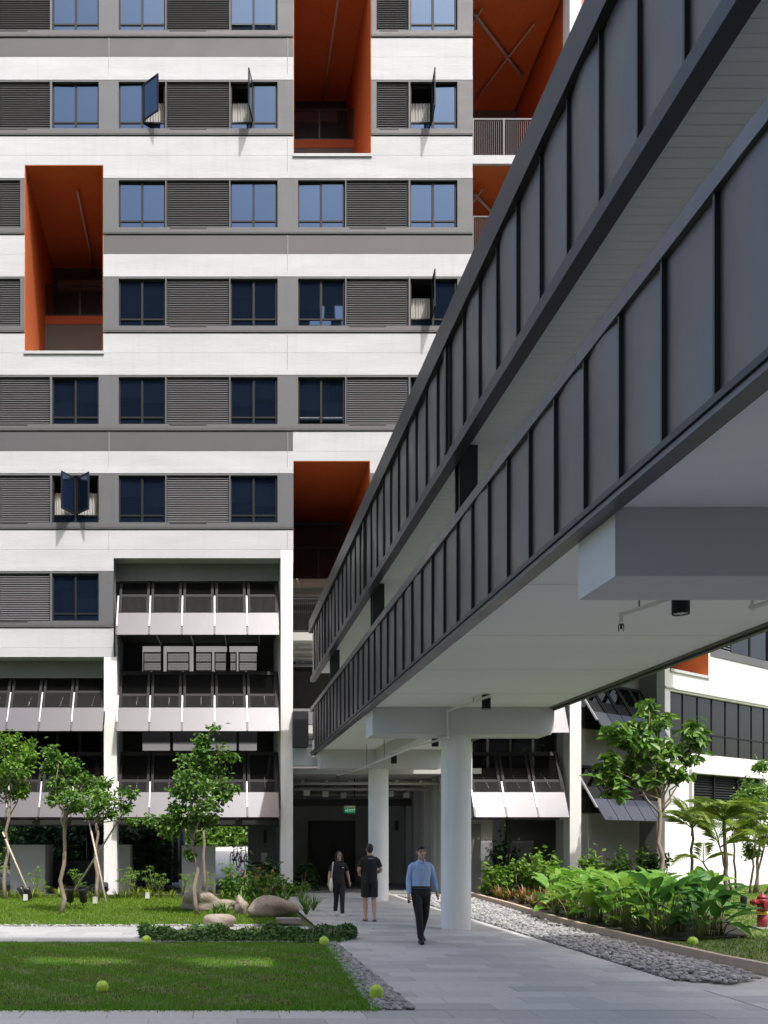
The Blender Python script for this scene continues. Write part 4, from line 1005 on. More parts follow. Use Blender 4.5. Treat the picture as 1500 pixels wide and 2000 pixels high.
def pxp(px, py, Y): return Vector((PX(px, Y), Y, PZ(py, Y)))
def clump(px, py, Y, rpx, dy=0): return (pxp(px, py, Y) + Vector((0, dy, 0)), rpx * Y / F)

# trees on the back lawn
D1, D2, D3, D4 = 27.7, 22.6, 27.0, 22.2
tree('slim young tree with pale leaves and a leaning stake, at the far left', pxp(10, 1758, D1), pxp(18, 1560, D1),
     [clump(10, 1450, D1, 30), clump(45, 1468, D1, 24, .4), clump(-20, 1490, D1, 30), clump(30, 1500, D1, 26, -.4), clump(60, 1480, D1, 16), clump(5, 1530, D1, 22), clump(-30, 1550, D1, 24), clump(45, 1545, D1, 13)], 1900, .17, .042, 'leaf_light', 1, .055)
tree('young tree with the nearest bare pale trunk, left of the white column', pxp(118, 1786, D2), pxp(129, 1592, D2),
     [clump(100, 1462, D2, 14), clump(110, 1490, D2, 18, .3), clump(140, 1500, D2, 18), clump(165, 1525, D2, 22, .3), clump(150, 1555, D2, 24, -.4), clump(105, 1560, D2, 14), clump(120, 1525, D2, 16), clump(185, 1555, D2, 18), clump(150, 1580, D2, 14), clump(90, 1500, D2, 8)], 1800, .13, .038, 'leaf_tree', 2, .055)
tree('thin propped tree braced by two crossed stakes before the white column', pxp(191, 1758, D3), pxp(188, 1605, D3),
     [clump(215, 1555, D3, 20), clump(240, 1548, D3, 16), clump(248, 1575, D3, 12), clump(195, 1560, D3, 18), clump(180, 1580, D3, 15), clump(222, 1590, D3, 12), clump(258, 1605, D3, 7), clump(205, 1530, D3, 10)], 1050, .15, .042, 'leaf_tree', 3, .05)
tree('densest young tree with twin trunks beside the boulders', pxp(385, 1790, D4), pxp(378, 1612, D4),
     [clump(400, 1450, D4, 18), clump(385, 1480, D4, 24), clump(415, 1500, D4, 24, .4), clump(375, 1520, D4, 28, -.3), clump(420, 1545, D4, 26), clump(360, 1555, D4, 22), clump(395, 1570, D4, 28, -.5), clump(440, 1555, D4, 14), clump(345, 1590, D4, 18), clump(375, 1605, D4, 20), clump(320, 1605, D4, 18, .3), clump(410, 1605, D4, 16), clump(335, 1625, D4, 10), clump(370, 1670, D4, 7)],
     4000, .12, .038, 'leaf_tree', 4, .055, extra_trunks=[(pxp(396, 1745, 24.5), pxp(396, 1600, 24.5), .045)])
# large-leaved tree before the wing, palms and bamboo-like palm clump
D5 = 28.0
tree('slender tree with large glossy leaves in front of the angled wing', pxp(1293, 1735, D5), pxp(1287, 1560, D5),
     [clump(1268, 1388, D5, 20), clump(1300, 1405, D5, 20, .3), clump(1245, 1412, D5, 14), clump(1200, 1428, D5, 20), clump(1225, 1445, D5, 16), clump(1258, 1455, D5, 20, -.4), clump(1345, 1420, D5, 20), clump(1362, 1440, D5, 14), clump(1195, 1485, D5, 24), clump(1235, 1490, D5, 22, .4), clump(1262, 1480, D5, 16), clump(1318, 1460, D5, 10), clump(1355, 1475, D5, 18), clump(1300, 1505, D5, 16), clump(1330, 1512, D5, 16), clump(1190, 1520, D5, 14), clump(1265, 1520, D5, 12), clump(1208, 1540, D5, 14)],
     1050, .34, .085, 'leaf_tree', 5, .07, name='large_leaved_tree', droop=.5)
D6 = 31.0
tree('light green feathery tree at the right edge against the white wall', pxp(1478, 1742, D6), pxp(1482, 1620, D6),
     [clump(1490, 1495, D6, 16), clump(1478, 1540, D6, 20), clump(1450, 1570, D6, 16), clump(1495, 1580, D6, 22), clump(1465, 1610, D6, 20), clump(1495, 1640, D6, 18), clump(1440, 1625, D6, 10), clump(1520, 1540, D6, 22), clump(1470, 1660, D6, 14)], 3600, .13, .03, 'leaf_light', 6, .05, name='feathery_tree')
def frond_mesh(L, nl, ll, lw, curve, m, name='frond', seed=0):
    """arching feather frond: rachis along +x from the origin"""
    rg = np.random.default_rng(seed); mb = MB(); pts = []
    for i in range(9):
        t = i / 8; pts.append(Vector((L * (t - .18 * curve * t * t), 0, L * (.55 * t - curve * .75 * t * t))))
    mb.tube(pts, [.014 * (1 - .8 * i / 8) for i in range(9)], 5)
    for i in range(nl):
        t = .12 + .88 * i / nl; k = t * 8; j = min(int(k), 7); p = pts[j].lerp(pts[j + 1], k - j); tg = (pts[j + 1] - pts[j]).normalized()
        for s in (-1, 1):
            q = ll * (math.sin(math.pi * min(1, .25 + t * .8)) * .85 + .15) * rg.uniform(.85, 1.1)
            d = (tg * .75 + Vector((0, s, 0)) * .8 + Vector((0, 0, rg.uniform(-.05, .22)))).normalized(); w = tg * lw
            mid = p + d * q * .5; tip = p + d * q + Vector((0, 0, -q * .28))
            mb.add([p, mid + w, tip, mid - w], [(0, 1, 2), (0, 2, 3)])
    return mb.mesh(name, m, fixn=False)
FR = [frond_mesh(1.0, 19, .36, .010, c, 'palm_leaf', seed=i) for i, c in enumerate((.55, .75, .95, 1.2))]
def palm(label, base, top, n, L, r, seed, name='palm_tree', trunks=None, elev=(.15, 1.0), group=None):
    rg = random.Random(seed); t = thing(name, label, 'palm', base, group)
    for (a, b) in (trunks or [(base, top)]):
        p, rr = limb(a, b, r * 1.25, r * .8, rg, .015, 6); MB().tube(p, rr, 10).build('trunk', 'palm_trunk', t)
        if trunks: continue
    tops = [b for a, b in trunks] if trunks else [top]
    for i in range(n):
        tp = tops[i % len(tops)]; a = i * 2.399 + rg.uniform(-.3, .3); e = rg.uniform(*elev)
        o = inst('frond', FR[rg.randrange(4)], t, tp, (0, -e, a), [L * rg.uniform(.8, 1.15)] * 3)
    MB().tube([Vector(tp) - Vector((0, 0, .25)), Vector(tp) + Vector((0, 0, .12))], [r * 1.1, r * .5], 8).build('crownshaft', 'stem_green', t)
    return t
palm('small feather palm with a thin trunk close to the white wall', pxp(1352, 1745, 31), pxp(1352, 1618, 31), 11, 1.35, .045, 1)
palm('taller feather palm with a dark ringed trunk on the side lawn', pxp(1421, 1772, 24.9), pxp(1414, 1604, 24.9), 13, 1.3, .05, 2)
bs = pxp(1452, 1745, 30.2)
palm('multi-stemmed areca palm clump at the right edge', bs, None, 22, 1.5, .03, 3, 'areca_palm', [(bs + Vector((dx, dy, 0)), bs + Vector((dx * 2.2, dy, h))) for dx, dy, h in ((-.35, 0, 1.5), (-.1, .2, 2.1), (.15, -.1, 1.8), (.4, .1, 2.3), (.6, -.2, 1.4), (-.55, .2, 1.0))], (.1, 1.0))

# stakes propping the left trees
def stake(label, a, b):
    a, b = Vector(a), Vector(b); t = thing('tree_stake', label, 'stake', a if a.z < b.z else b, 'stakes propping the young trees')
    MB().tube([a, a.lerp(b, .5), b], [.03, .028, .024], 8).build('pole', 'stake_wood', t); m = a.lerp(b, .9)
    MB().tube([m, m + (b - a).normalized() * .06], .034, 8).build('strap', 'black_plastic', t)
stake('pale stake leaning against the far left tree', pxp(61, 1757, 27.4), pxp(5, 1625, 27.6))
stake('steeper of the two crossed stakes, foot right of the column', pxp(208, 1765, 26.2), pxp(170, 1585, 27.2))
stake('flatter of the two crossed stakes, rising to the right', pxp(140, 1748, 28.0), pxp(258, 1560, 27.0))

# ------------------------------------------------------------ shrubs, hedges, ground plants
def shrub(label, base, rx, ry, h, n, L, W, m, group=None, name='shrub', stems=5, kindcat='shrub', flowers=0, seed=0):
    rg = random.Random(seed); t = thing(name, label, kindcat, base, group); b = np.array(base[:])
    mb = MB(); C = []
    for k in range(stems):
        e = Vector(base) + Vector((rg.uniform(-.7, .7) * rx, rg.uniform(-.7, .7) * ry, h * rg.uniform(.55, .95))); p, r = limb(base, e, .02, .008, rg, .05, 3); mb.tube(p, r, 5)
    mb.build('stems', 'bark', t)
    k = max(6, n // 60); cc = RNG.normal(size=(k, 3)) * [.5, .5, .3]; cc[:, 2] = RNG.uniform(.25, .9, k)
    P = cc[RNG.integers(0, k, n)] + RNG.normal(size=(n, 3)) * .17
    P = P * [rx, ry, h] + b; P[:, 2] = np.maximum(P[:, 2], b[2] + .02)
    V, Fc = leaves(P, L, W); npobj('foliage', V, Fc, m, t)
    if flowers:
        q = P[RNG.integers(0, n, flowers)] + [0, 0, .05]; q[:, 2] += h * .2; V, Fc = leaves(q, .09, .035); npobj('flowers', V, Fc, 'red_flower', t)
    return t
def tuft_mesh(n, L, W, m, spread=.8, seed=0, name='leaves'):
    rg = np.random.default_rng(seed); mb = MB()
    for i in range(n):
        a = rg.uniform(0, 6.28); l = L * rg.uniform(.6, 1.1); s = spread * rg.uniform(.4, 1.1); d = Vector((math.cos(a), math.sin(a), 0)); w = Vector((-d.y, d.x, 0)) * W
        p = [d * (l * s * t ** 1.3) + Vector((0, 0, l * (1.15 * t - .62 * s * t * t))) + d * .02 for t in (0, .35, .7, 1)]
        mb.add([p[0] - w * .6, p[0] + w * .6, p[1] + w, p[1] - w, p[2] + w * .75, p[2] - w * .75, p[3]], [(0, 1, 2, 3), (3, 2, 4, 5), (5, 4, 6)])
    return mb.mesh(name, m, fixn=False)
def sedge_mesh(seed):
    rg = np.random.default_rng(seed); mb = MB(); lf = MB()
    for k in range(11):
        a = rg.uniform(0, 6.28); q = rg.uniform(.05, .35); tp = Vector((math.cos(a) * q, math.sin(a) * q, rg.uniform(.45, 1.0)))
        mb.tube([(0, 0, 0), tp * .5 + Vector((0, 0, .05)), tp], .006, 5)
        for j in range(22):
            b = rg.uniform(0, 6.28); l = rg.uniform(.12, .2); d = Vector((math.cos(b), math.sin(b), rg.uniform(.0, .6))); w = Vector((-math.sin(b), math.cos(b), 0)) * .008
            lf.add([tp - w, tp + w, tp + d * l * .6 + w, tp + d * l * .6 - w, tp + d * l - Vector((0, 0, l * .55))], [(0, 1, 2, 3), (3, 2, 4)])
    return mb.mesh('stems', 'stem_green'), lf.mesh('leaves', 'leaf_light', fixn=False)
SG = [sedge_mesh(i) for i in range(3)]
def plant(name, label, base, parts, cat, group, sc=1, rot=None):
    t = thing(name, label, cat, base, group); t.rotation_euler = (0, 0, random.uniform(0, 6.28) if rot is None else rot)
    for nm, me in parts:
        o = bpy.data.objects.new(nm, me); col.objects.link(o); o.parent = t; o.scale = (sc, sc, sc)
    return t
for i, (px, py, s) in enumerate(((5, 1745, .9), (70, 1742, .95), (82, 1748, .6), (152, 1742, .85), (160, 1746, .6), (243, 1745, .95), (258, 1742, .8), (298, 1742, .95), (312, 1747, .75), (358, 1744, .7), (375, 1742, .75), (412, 1742, .8), (438, 1738, 1.05), (498, 1740, .9), (480, 1746, .6))):
    plant('umbrella_sedge', 'umbrella sedge with mop-like green heads below the bays, %s from the left' % ['first', 'second', 'third', 'fourth', 'fifth', 'sixth', 'seventh', 'eighth', 'ninth', 'tenth', 'eleventh', 'twelfth', 'thirteenth', 'fifteenth', 'fourteenth'][i], pxp(px, py + 10, 29.2 - (i % 3) * .25) * 1 , [('stems', SG[i % 3][0]), ('leaves', SG[i % 3][1])], 'sedge', 'umbrella sedges below the left bays', s).location.z = .01
TF = [tuft_mesh(26, .5, .016, 'leaf_yellow', .95, i) for i in range(3)]
TG = [tuft_mesh(60, .55, .010, 'leaf_tree', .8, i + 5) for i in range(2)]
TL = [tuft_mesh(22, .55, .03, 'leaf_tree', .9, i + 8) for i in range(2)]
TR_ = [tuft_mesh(30, .55, .032, 'leaf_red', .75, i + 12) for i in range(3)]
for i in range(24):
    px = -10 + i * 23.5 + random.uniform(-7, 7)
    plant('spider_lily', 'strap-leaved yellow-green lily tuft edging the back lawn', Vector((PX(px, 28.5), 28.5 + random.uniform(-.3, .2), .01)), [('leaves', TF[i % 3])], 'lily', 'lily tufts edging the back lawn', random.uniform(.7, 1.05))
for lab, px, Y, s, ms in (('fountain grass clump right of the largest boulder', 598, 22.3, 1.0, TG[0]), ('second grass clump spilling onto the path behind the boulder', 612, 23.6, .95, TG[1]), ('grassy clump between the boulder and the facade column', 590, 25.5, 1.0, TG[0]),
                         ('strappy plant between the two rear boulders', 440, 22.3, .8, TL[0]), ('strappy plant in front of the rear boulder', 420, 21.6, .7, TL[1]), ('tall strappy plant behind the largest boulder', 505, 23.8, 1.1, TL[0]), ('strappy plant behind the middle boulder', 470, 24.5, 1.0, TL[1]), ('strappy plant right behind the largest boulder', 552, 24.2, 1.1, TL[1])):
    plant('grass_clump', lab, Vector((PX(px, Y), Y, .01)), [('leaves', ms)], 'plant', 'tufts among the boulders', s)
for i, (px, Y) in enumerate(((470, 27.5), (495, 27.0), (520, 27.8), (540, 26.8), (455, 28))):
    shrub('leafy plant with small red flowers before the tall column, %s from the left' % ['second', 'third', 'fourth', 'fifth', 'first'][i], Vector((PX(px, Y), Y, .0)), .35, .3, .75, 160, .2, .03, 'leaf_tree', 'red-flowering plants by the column', 'flowering_plant', 4, 'plant', 9, i)
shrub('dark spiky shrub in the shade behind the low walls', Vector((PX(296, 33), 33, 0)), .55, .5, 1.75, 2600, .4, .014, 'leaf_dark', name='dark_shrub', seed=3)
shrub('dark bush at the foot of the tall facade column', Vector((PX(530, 29.6), 29.6, 0)), .55, .35, 1.0, 700, .16, .05, 'leaf_dark', name='dark_shrub', seed=4)
shrub('bright low shrub at the edge of the porch', Vector((PX(588, 29.7), 29.7, 0)), .5, .3, .42, 500, .1, .04, 'leaf_light', seed=5)
shrub('dark shrub in the porch corner behind the column', Vector((PX(590, 32.5), 32.5, 0)), .4, .4, .9, 500, .12, .04, 'leaf_dark', seed=6)
# clipped groundcover hedge in front of the boulders
hd = thing('low_hedge', 'low dark-leaved hedge strip between the front lawn and the boulders', 'hedge', (0.6, 17.4, 0))
n = 13000; P = np.c_[RNG.uniform(-1.35, 2.65, n), RNG.normal(0, 1, n), RNG.random(n)]
wd = .62 * np.clip((P[:, 0] + 1.5) / .6, .15, 1) * np.clip((2.75 - P[:, 0]) / .5, .2, 1); P[:, 1] = 17.25 + np.clip(P[:, 1], -2.2, 2.2) * wd * .55 - .1 * (P[:, 0] > 1.5)
P[:, 2] = .02 + P[:, 2] ** .8 * (.14 + .07 * np.sin(P[:, 0] * 5.3 + P[:, 1] * 3) + .04 * np.sin(P[:, 0] * 13)) * np.clip(1.25 - np.abs(P[:, 1] - 17.25) / .8, .3, 1)
npobj('foliage', *leaves(P, .075, .022), 'leaf_hedge', hd)
mb = MB(); 
for i in range(170):
    x = random.uniform(-1.2, 2.5); yy = 17.25 + random.uniform(-.45, .45); mb.tube([(x, yy, 0), (x + random.uniform(-.06, .06), yy + random.uniform(-.05, .05), .2)], .004, 4)
mb.build('stems', 'bark', hd)['kind'] = 'stuff'
# big-leaved bed on the right: every leaf is a part
def big_leaf(seed, m):
    rg = random.Random(seed); L, W = .52, .125; n = 7; vs = []; bend = rg.uniform(.25, .7)
    for i in range(n + 1):
        t = i / n; w = W * (math.sin(math.pi * min(1, t ** .75 * 1.0)) ** .8 if 0 < t < 1 else .0) + .002; z = L * (.25 * t - bend * t * t * .8); x = L * t
        wv = .012 * math.sin(t * 17 + seed)
        vs += [(x, -w, z + w * .35 + wv), (x, 0, z), (x, w, z + w * .35 - wv)]
    fs = []
    for i in range(n):
        a = 3 * i; fs += [(a, a + 3, a + 4, a + 1), (a + 1, a + 4, a + 5, a + 2)]
    return MB().add(vs, fs, True).mesh('leaf', m, fixn=False)
BLV = {m: [big_leaf(i + 1, m) for i in range(4)] for m in ('leaf_big', 'leaf_big_dark')}
rgb = random.Random(5); NTH = ['first', 'second', 'third', 'fourth', 'fifth', 'sixth', 'seventh', 'eighth', 'ninth', 'tenth', 'eleventh', 'twelfth', 'thirteenth', 'fourteenth', 'fifteenth']
spots = [(8.15, 16.9, 1), (8.75, 16.6, 1), (9.4, 17.1, 1), (8.35, 17.8, 0), (9.0, 17.7, 1), (9.75, 18.1, 1), (8.1, 18.6, 0), (8.7, 18.7, 0), (9.4, 18.9, 0), (10.2, 19.2, 0), (8.2, 19.6, 0), (8.9, 19.8, 0), (9.7, 20.1, 0), (10.5, 20.6, 0), (8.3, 20.8, 0), (9.2, 21.0, 0), (10.0, 21.4, 0), (8.6, 22.0, 0), (9.5, 22.3, 0), (10.4, 22.7, 0), (9.0, 23.4, 0), (9.9, 23.9, 0), (7.9, 17.6, 0), (7.85, 19.1, 0), (7.9, 20.3, 0), (8.0, 21.5, 0), (8.5, 17.2, 1), (9.1, 16.9, 1), (9.9, 18.7, 0), (10.3, 20.0, 0), (9.4, 19.5, 0), (8.6, 19.3, 0)]
for i, (x, yy, dk) in enumerate(spots):
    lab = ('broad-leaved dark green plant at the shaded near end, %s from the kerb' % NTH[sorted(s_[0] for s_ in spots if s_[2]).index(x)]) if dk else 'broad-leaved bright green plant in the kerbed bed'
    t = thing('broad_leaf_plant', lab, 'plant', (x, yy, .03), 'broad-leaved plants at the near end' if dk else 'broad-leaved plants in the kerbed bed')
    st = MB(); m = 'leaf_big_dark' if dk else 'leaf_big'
    for k in range(13):
        a = k * 2.4 + rgb.uniform(-.4, .4); rr = rgb.uniform(.08, .34); h = rgb.uniform(.22, .95); e = Vector((x + math.cos(a) * rr, yy + math.sin(a) * rr, h))
        st.tube([(x + .05 * math.cos(a), yy + .05 * math.sin(a), .03), (x + math.cos(a) * rr * .5, yy + math.sin(a) * rr * .5, h * .6), e], [.012, .010, .006], 5)
        inst('leaf', BLV[m][rgb.randrange(4)], t, e, (rgb.uniform(-.4, .4), rgb.uniform(-.9, .25), a + rgb.uniform(-.4, .4)), [rgb.uniform(.75, 1.15)] * 3)
    st.build('stems', 'stem_green', t)
for i in range(20):
    x, yy = 8.35 + (i % 4) * .42 + rgb.uniform(-.12, .12), 23.2 + (i // 4) * .95 + rgb.uniform(-.2, .2)
    if i % 4 == 3 and yy < 24.5: continue
    plant('red_cordyline', 'reddish brown strap-leaved plant in the far half of the kerbed bed', Vector((x, yy, .03)), [('leaves', TR_[i % 3])], 'plant', 'red-leaved plants in the kerbed bed', rgb.uniform(.7, 1.0))
for i, (x, yy) in enumerate(((8.7, 28.3), (9.5, 28.6), (10.3, 28.2), (11.0, 28.8), (9.9, 26.6), (10.6, 25.6))):
    shrub('yellow-green leafy shrub behind the red-leaved plants, ' + ['nearest the round column', 'second from the round column', 'third from the column in the back row', 'farthest from the round column', 'nearer of two in front', 'nearest of all, at the right'][i], Vector((x, yy, .03)), .5, .45, .95 + .12 * (i % 3), 500, .15, .05, 'leaf_light', 'yellow-green shrubs in the bed', seed=i + 20)
for lab, px, Y, rx, h in (('dark bush in the gap beside the black wall', 978, 32.0, .55, 1.5), ('small light shrub against the recessed wall', 1222, 30, .45, 1.25), ('round dark shrub left of the slender tree', 1270, 30, .5, 1.15), ('shrub at the foot of the lit white column', 1190, 29.5, .6, .95), ('shrub before the black wall', 1050, 30.5, .8, .8)):
    shrub(lab, Vector((PX(px, Y), Y, .03)), rx, .4, h, 700, .15, .05, 'leaf_dark' if 'dark' in lab else 'leaf_tree', seed=len(lab))
# courtyard greenery seen through the open ground floor
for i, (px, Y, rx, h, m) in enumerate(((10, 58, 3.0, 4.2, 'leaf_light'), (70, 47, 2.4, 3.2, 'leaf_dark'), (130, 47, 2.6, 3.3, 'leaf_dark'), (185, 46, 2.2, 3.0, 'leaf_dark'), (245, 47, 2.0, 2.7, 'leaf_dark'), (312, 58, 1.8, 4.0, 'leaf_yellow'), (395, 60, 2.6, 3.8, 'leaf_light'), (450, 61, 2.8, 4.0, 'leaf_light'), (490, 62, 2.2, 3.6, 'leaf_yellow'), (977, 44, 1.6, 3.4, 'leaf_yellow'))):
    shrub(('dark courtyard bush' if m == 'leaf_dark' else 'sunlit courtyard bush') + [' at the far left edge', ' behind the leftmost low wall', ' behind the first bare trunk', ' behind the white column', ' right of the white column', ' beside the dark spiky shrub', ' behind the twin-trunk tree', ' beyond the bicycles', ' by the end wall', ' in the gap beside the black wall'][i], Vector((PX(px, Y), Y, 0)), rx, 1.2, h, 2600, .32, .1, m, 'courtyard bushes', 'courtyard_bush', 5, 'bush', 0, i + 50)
struct(MB().add([(.05, 34, -.02), (1.8, 34, -.02), (2.6, 62, 1.45), (.2, 62, 1.45)], [(0, 1, 2, 3)]).build('ramp', 'concrete'))
# ------------------------------------------------------------ boulders, lamps, hydrant, bicycles
def boulder(label, c, rx, ry, rz, seed, rough=.16, sink=.3, m='rock'):
    V, Fc = icov(4); V = V.copy(); rg = np.random.default_rng(seed); d = np.ones(len(V))
    for k in range(10):
        w = unit(1)[0] * rg.uniform(1.2, 5.5); d += rough / (1 + .5 * k) * np.sin(V @ w + rg.uniform(0, 6))
    V = V * d[:, None] * [rx, ry, rz]; V[:, 2] += rz * (1 - sink)
    o = bpy.data.objects.new('boulder', npmesh('boulder', V, Fc, m, True)); col.objects.link(o); o.location = c; o.rotation_euler = (0, 0, rg.uniform(-.2, .2))
    return tag(o, label, 'boulder', 'boulders beside the path')
boulder('largest smooth rounded boulder beside the path', GP(533, 1793), .58, .4, .26, 1, .09, .12)
boulder('low flat rounded boulder in front, at the lawn edge', GP(428, 1810), .31, .22, .15, 2, .08, .15)
boulder('craggy boulder behind the twin-trunk tree', Vector((PX(392, 23.4), 23.4, 0)), .42, .3, .28, 3, .17, .2)
boulder('small upright boulder between the craggy and the largest one', Vector((PX(471, 22.3), 22.3, 0)), .18, .18, .24, 4, .1, .15)
boulder('long low boulder linking the craggy one and its neighbour', Vector((PX(435, 23.6), 23.6, 0)), .36, .22, .15, 5, .1, .2)
st = MB().prism([(1.4, 20.3), (1.95, 20.25), (1.97, 20.6), (1.42, 20.65)], -.02, .09, 'z').build('stone_slab', 'stone_slab'); tag(st, 'flat cut stone slab in front of the largest boulder', 'stone')

def dome(label, p, s=1.0, tall=.0):
    t = thing('dome_lamp', label, 'lamp', p, 'lime-green dome lamps'); r = .085 * s; rings = []
    for k in range(3): rings.append(((p.x, p.y, p.z + .0 + (.06 + tall) * k / 2), r, r))
    for k in range(1, 8): a = k / 8 * math.pi / 2; rings.append(((p.x, p.y, p.z + .06 + tall + r * math.sin(a)), r * math.cos(a), r * math.cos(a)))
    MB().loft(rings, 28).build('dome', 'lamp_dome', t); MB().tube([p, p + Vector((0, 0, .012))], r * 1.12, 24).build('base_ring', 'rail_metal', t)
dome('lime dome lamp at the back edge of the front lawn, left end of the hedge', GP(286, 1843))
dome('lime dome lamp at the right end of the hedge beside the path', GP(633, 1845))
dome('lime dome lamp sunk in the front lawn, left', GP(200, 1937), .9)
dome('tallest lime dome lamp at the near corner of the front lawn', GP(735, 1951), .92, .03)
dome('lime dome lamp at the near end of the kerbed planting bed', GP(1353, 1846), 1.05)

def spot(label, p, aim, s=1.0):
    t = thing('garden_spotlight', label, 'spotlight', p, 'black garden spotlights'); a = Vector(aim).normalized(); c = p + Vector((0, 0, .2 * s))
    MB().tube([p, c], .018, 8).build('spike', 'black_plastic', t)
    MB().tube([c - a * .13 * s, c - a * .1 * s, c + a * .08 * s, c + a * .15 * s], [.05 * s, .07 * s, .07 * s, .082 * s], 14).build('head', 'black_plastic', t); MB().tube([c + a * .151 * s, c + a * .155 * s], .07 * s, 14).build('lens', 'glass_clear', t)
    MB().bar(c - Vector((.08 * s, 0, .05)), c + Vector((.08 * s, 0, -.05)), .02).build('yoke', 'black_plastic', t)
def jbox(label, p):
    t = thing('junction_box', label, 'box', p, 'grey junction boxes on the lawn'); MB().box(p.x - .06, p.x + .06, p.y - .05, p.y + .05, p.z + .08, p.z + .24).build('case', 'box_grey', t); MB().box(p.x - .02, p.x + .02, p.y - .015, p.y + .015, p.z, p.z + .079).build('post', 'black_plastic', t); MB().box(p.x - .064, p.x + .064, p.y - .054, p.y + .054, p.z + .241, p.z + .252).build('lid', 'box_grey', t)
for lab, px, py, aim, s in (('black spotlight aimed up the far left stake', 45, 1762, (-.5, .2, .8), 1.3), ('black spotlight beside the far left grey box', 56, 1762, (-.3, -.1, 1), 1.2), ('upright black spotlight right of the nearest bare trunk', 137, 1770, (.05, -.3, 1), 1.5), ('upright black spotlight between bare trunk and crossed stakes', 162, 1771, (-.1, -.3, 1), 1.5), ('black spotlight behind the upright pair', 167, 1752, (.2, -.9, .3), 1.2), ('black spotlight at the foot of the crossed stakes', 184, 1750, (-.2, -.9, .3), 1.2), ('low black spotlight at the base of the white column', 207, 1748, (0, -.7, .6), 1.2), ('black spotlight beside the middle junction box', 293, 1752, (.4, -.6, .6), 1.3), ('black spotlight on the side lawn near the hydrant', 1452, 1778, (.05, -.1, 1), 1.1)):
    spot(lab, GP(px, py), aim, s)
for lab, px, py in (('grey junction box beside the far left stake', 50, 1764), ('grey junction box below the crossed stakes', 186, 1770), ('grey junction box right of the white column', 288, 1760)): jbox(lab, GP(px, py))

# fire hydrant
hp = GP(1489, 1815); hy = thing('fire_hydrant', 'dark red fire hydrant with a yellow band and chained cap on the side lawn', 'hydrant', hp)
def ring(z0, z1, r0, r1=None): return MB().tube([hp + Vector((0, 0, z0)), hp + Vector((0, 0, z1))], [r0, r1 or r0], 24)
ring(0, .04, .13).build('base_flange', 'hydrant_red', hy); ring(.04, .30, .095).build('barrel', 'hydrant_red', hy); ring(.30, .37, .098).build('band', 'hydrant_yellow', hy)
MB().tube([hp + Vector((0, 0, z)) for z in (.37, .52, .55, .60, .62)], [.095, .1, .115, .115, .1], 24).build('upper_barrel', 'hydrant_red', hy)
MB().tube([hp + Vector((0, 0, z)) for z in (.62, .67, .71, .715, .76)], [.1, .085, .05, .028, .026], 20).build('bonnet', 'hydrant_red', hy)
for s, nm in ((-1, 'outlet'), (1, 'outlet')):
    o = MB().tube([hp + Vector((s * x, -.02, .55)) for x in (.05, .17, .172, .2, .202, .25)], [.055, .055, .068, .068, .045, .04], 16).build(nm, 'hydrant_red', hy)
MB().tube([hp + Vector((0, -y_, .5)) for y_ in (.05, .15, .152, .19)], [.065, .065, .08, .08], 16).build('front_outlet', 'hydrant_red', hy)
ch = MB()
for k in range(14):
    t = k / 13; c = hp + Vector((-.22 + .18 * t, -.1, .5 - .17 * math.sin(math.pi * t) + .02 * t)); ch.tube([c + Vector((.012 * math.cos(a), .004 * math.sin(k), .012 * math.sin(a))) for a in [j * math.pi / 3 for j in range(7)]], .003, 4)
ch.build('chain', 'hydrant_red', hy)
tag(struct(MB().prism([(hp.x - .65, hp.y - .25), (hp.x + .9, hp.y - .25), (hp.x + .9, hp.y + .3), (hp.x - .65, hp.y + .3)], .0, .045, 'z').build('hydrant_slab', 'pale_paver')))

# low white walls and planter boxes under the bays
def low_wall(label, px0, px1, py0, Y, dp):
    x0, x1, h = PX(px0, Y), PX(px1, Y), PZ(py0, Y); t = thing('low_wall', label, 'wall', ((x0 + x1) / 2, Y, 0), 'low pale walls under the bays')
    MB().box(x0, x1, Y, Y + dp, -.04, h - .03).build('wall', 'concrete', t); MB().box(x0 - .015, x1 + .015, Y - .015, Y + dp + .015, h - .03, h).build('coping', 'concrete', t)
low_wall('pale low wall behind the far left tree', 20, 88, 1650, 31.8, 1.6); low_wall('pale low wall immediately right of the white column', 231, 254, 1650, 31.8, 1.6); low_wall('pale low wall behind the twin-trunk tree', 355, 421, 1652, 31.6, 1.8)
low_wall('narrow low wall immediately left of the white column', 186, 203, 1650, 31.8, 1.6)
w_ = thing('planter_trough', 'long dark planter trough under the left bay', 'planter', (PX(135, 33.6), 33.6, 0)); MB().box(PX(90, 33.6), PX(185, 33.6), 33.6, 34.3, -.04, 1.05).build('trough', 'interior_dark', w_); MB().box(PX(91, 33.6), PX(184, 33.6), 33.65, 34.25, 1.051, 1.07).build('soil', 'soil', w_)
bn = thing('bench_table', 'small dark table with a box on it by the end wall', 'table', (PX(508, 32), 32, 0))
MB().box(PX(490, 32), PX(525, 32), 31.8, 32.3, .98, 1.03).build('table_top', 'frame_dark', bn)
for xx in (491, 523): MB().box(PX(xx, 32), PX(xx + 1.5, 32), 31.85, 31.9, -.04, .98).build('leg', 'frame_dark', bn)
bx_ = tag(MB().box(PX(510, 32), PX(522, 32), 31.9, 32.15, 1.031, 1.36).build('metal_box', 'pipe_dull'), 'grey metal box standing on the small dark table', 'box')

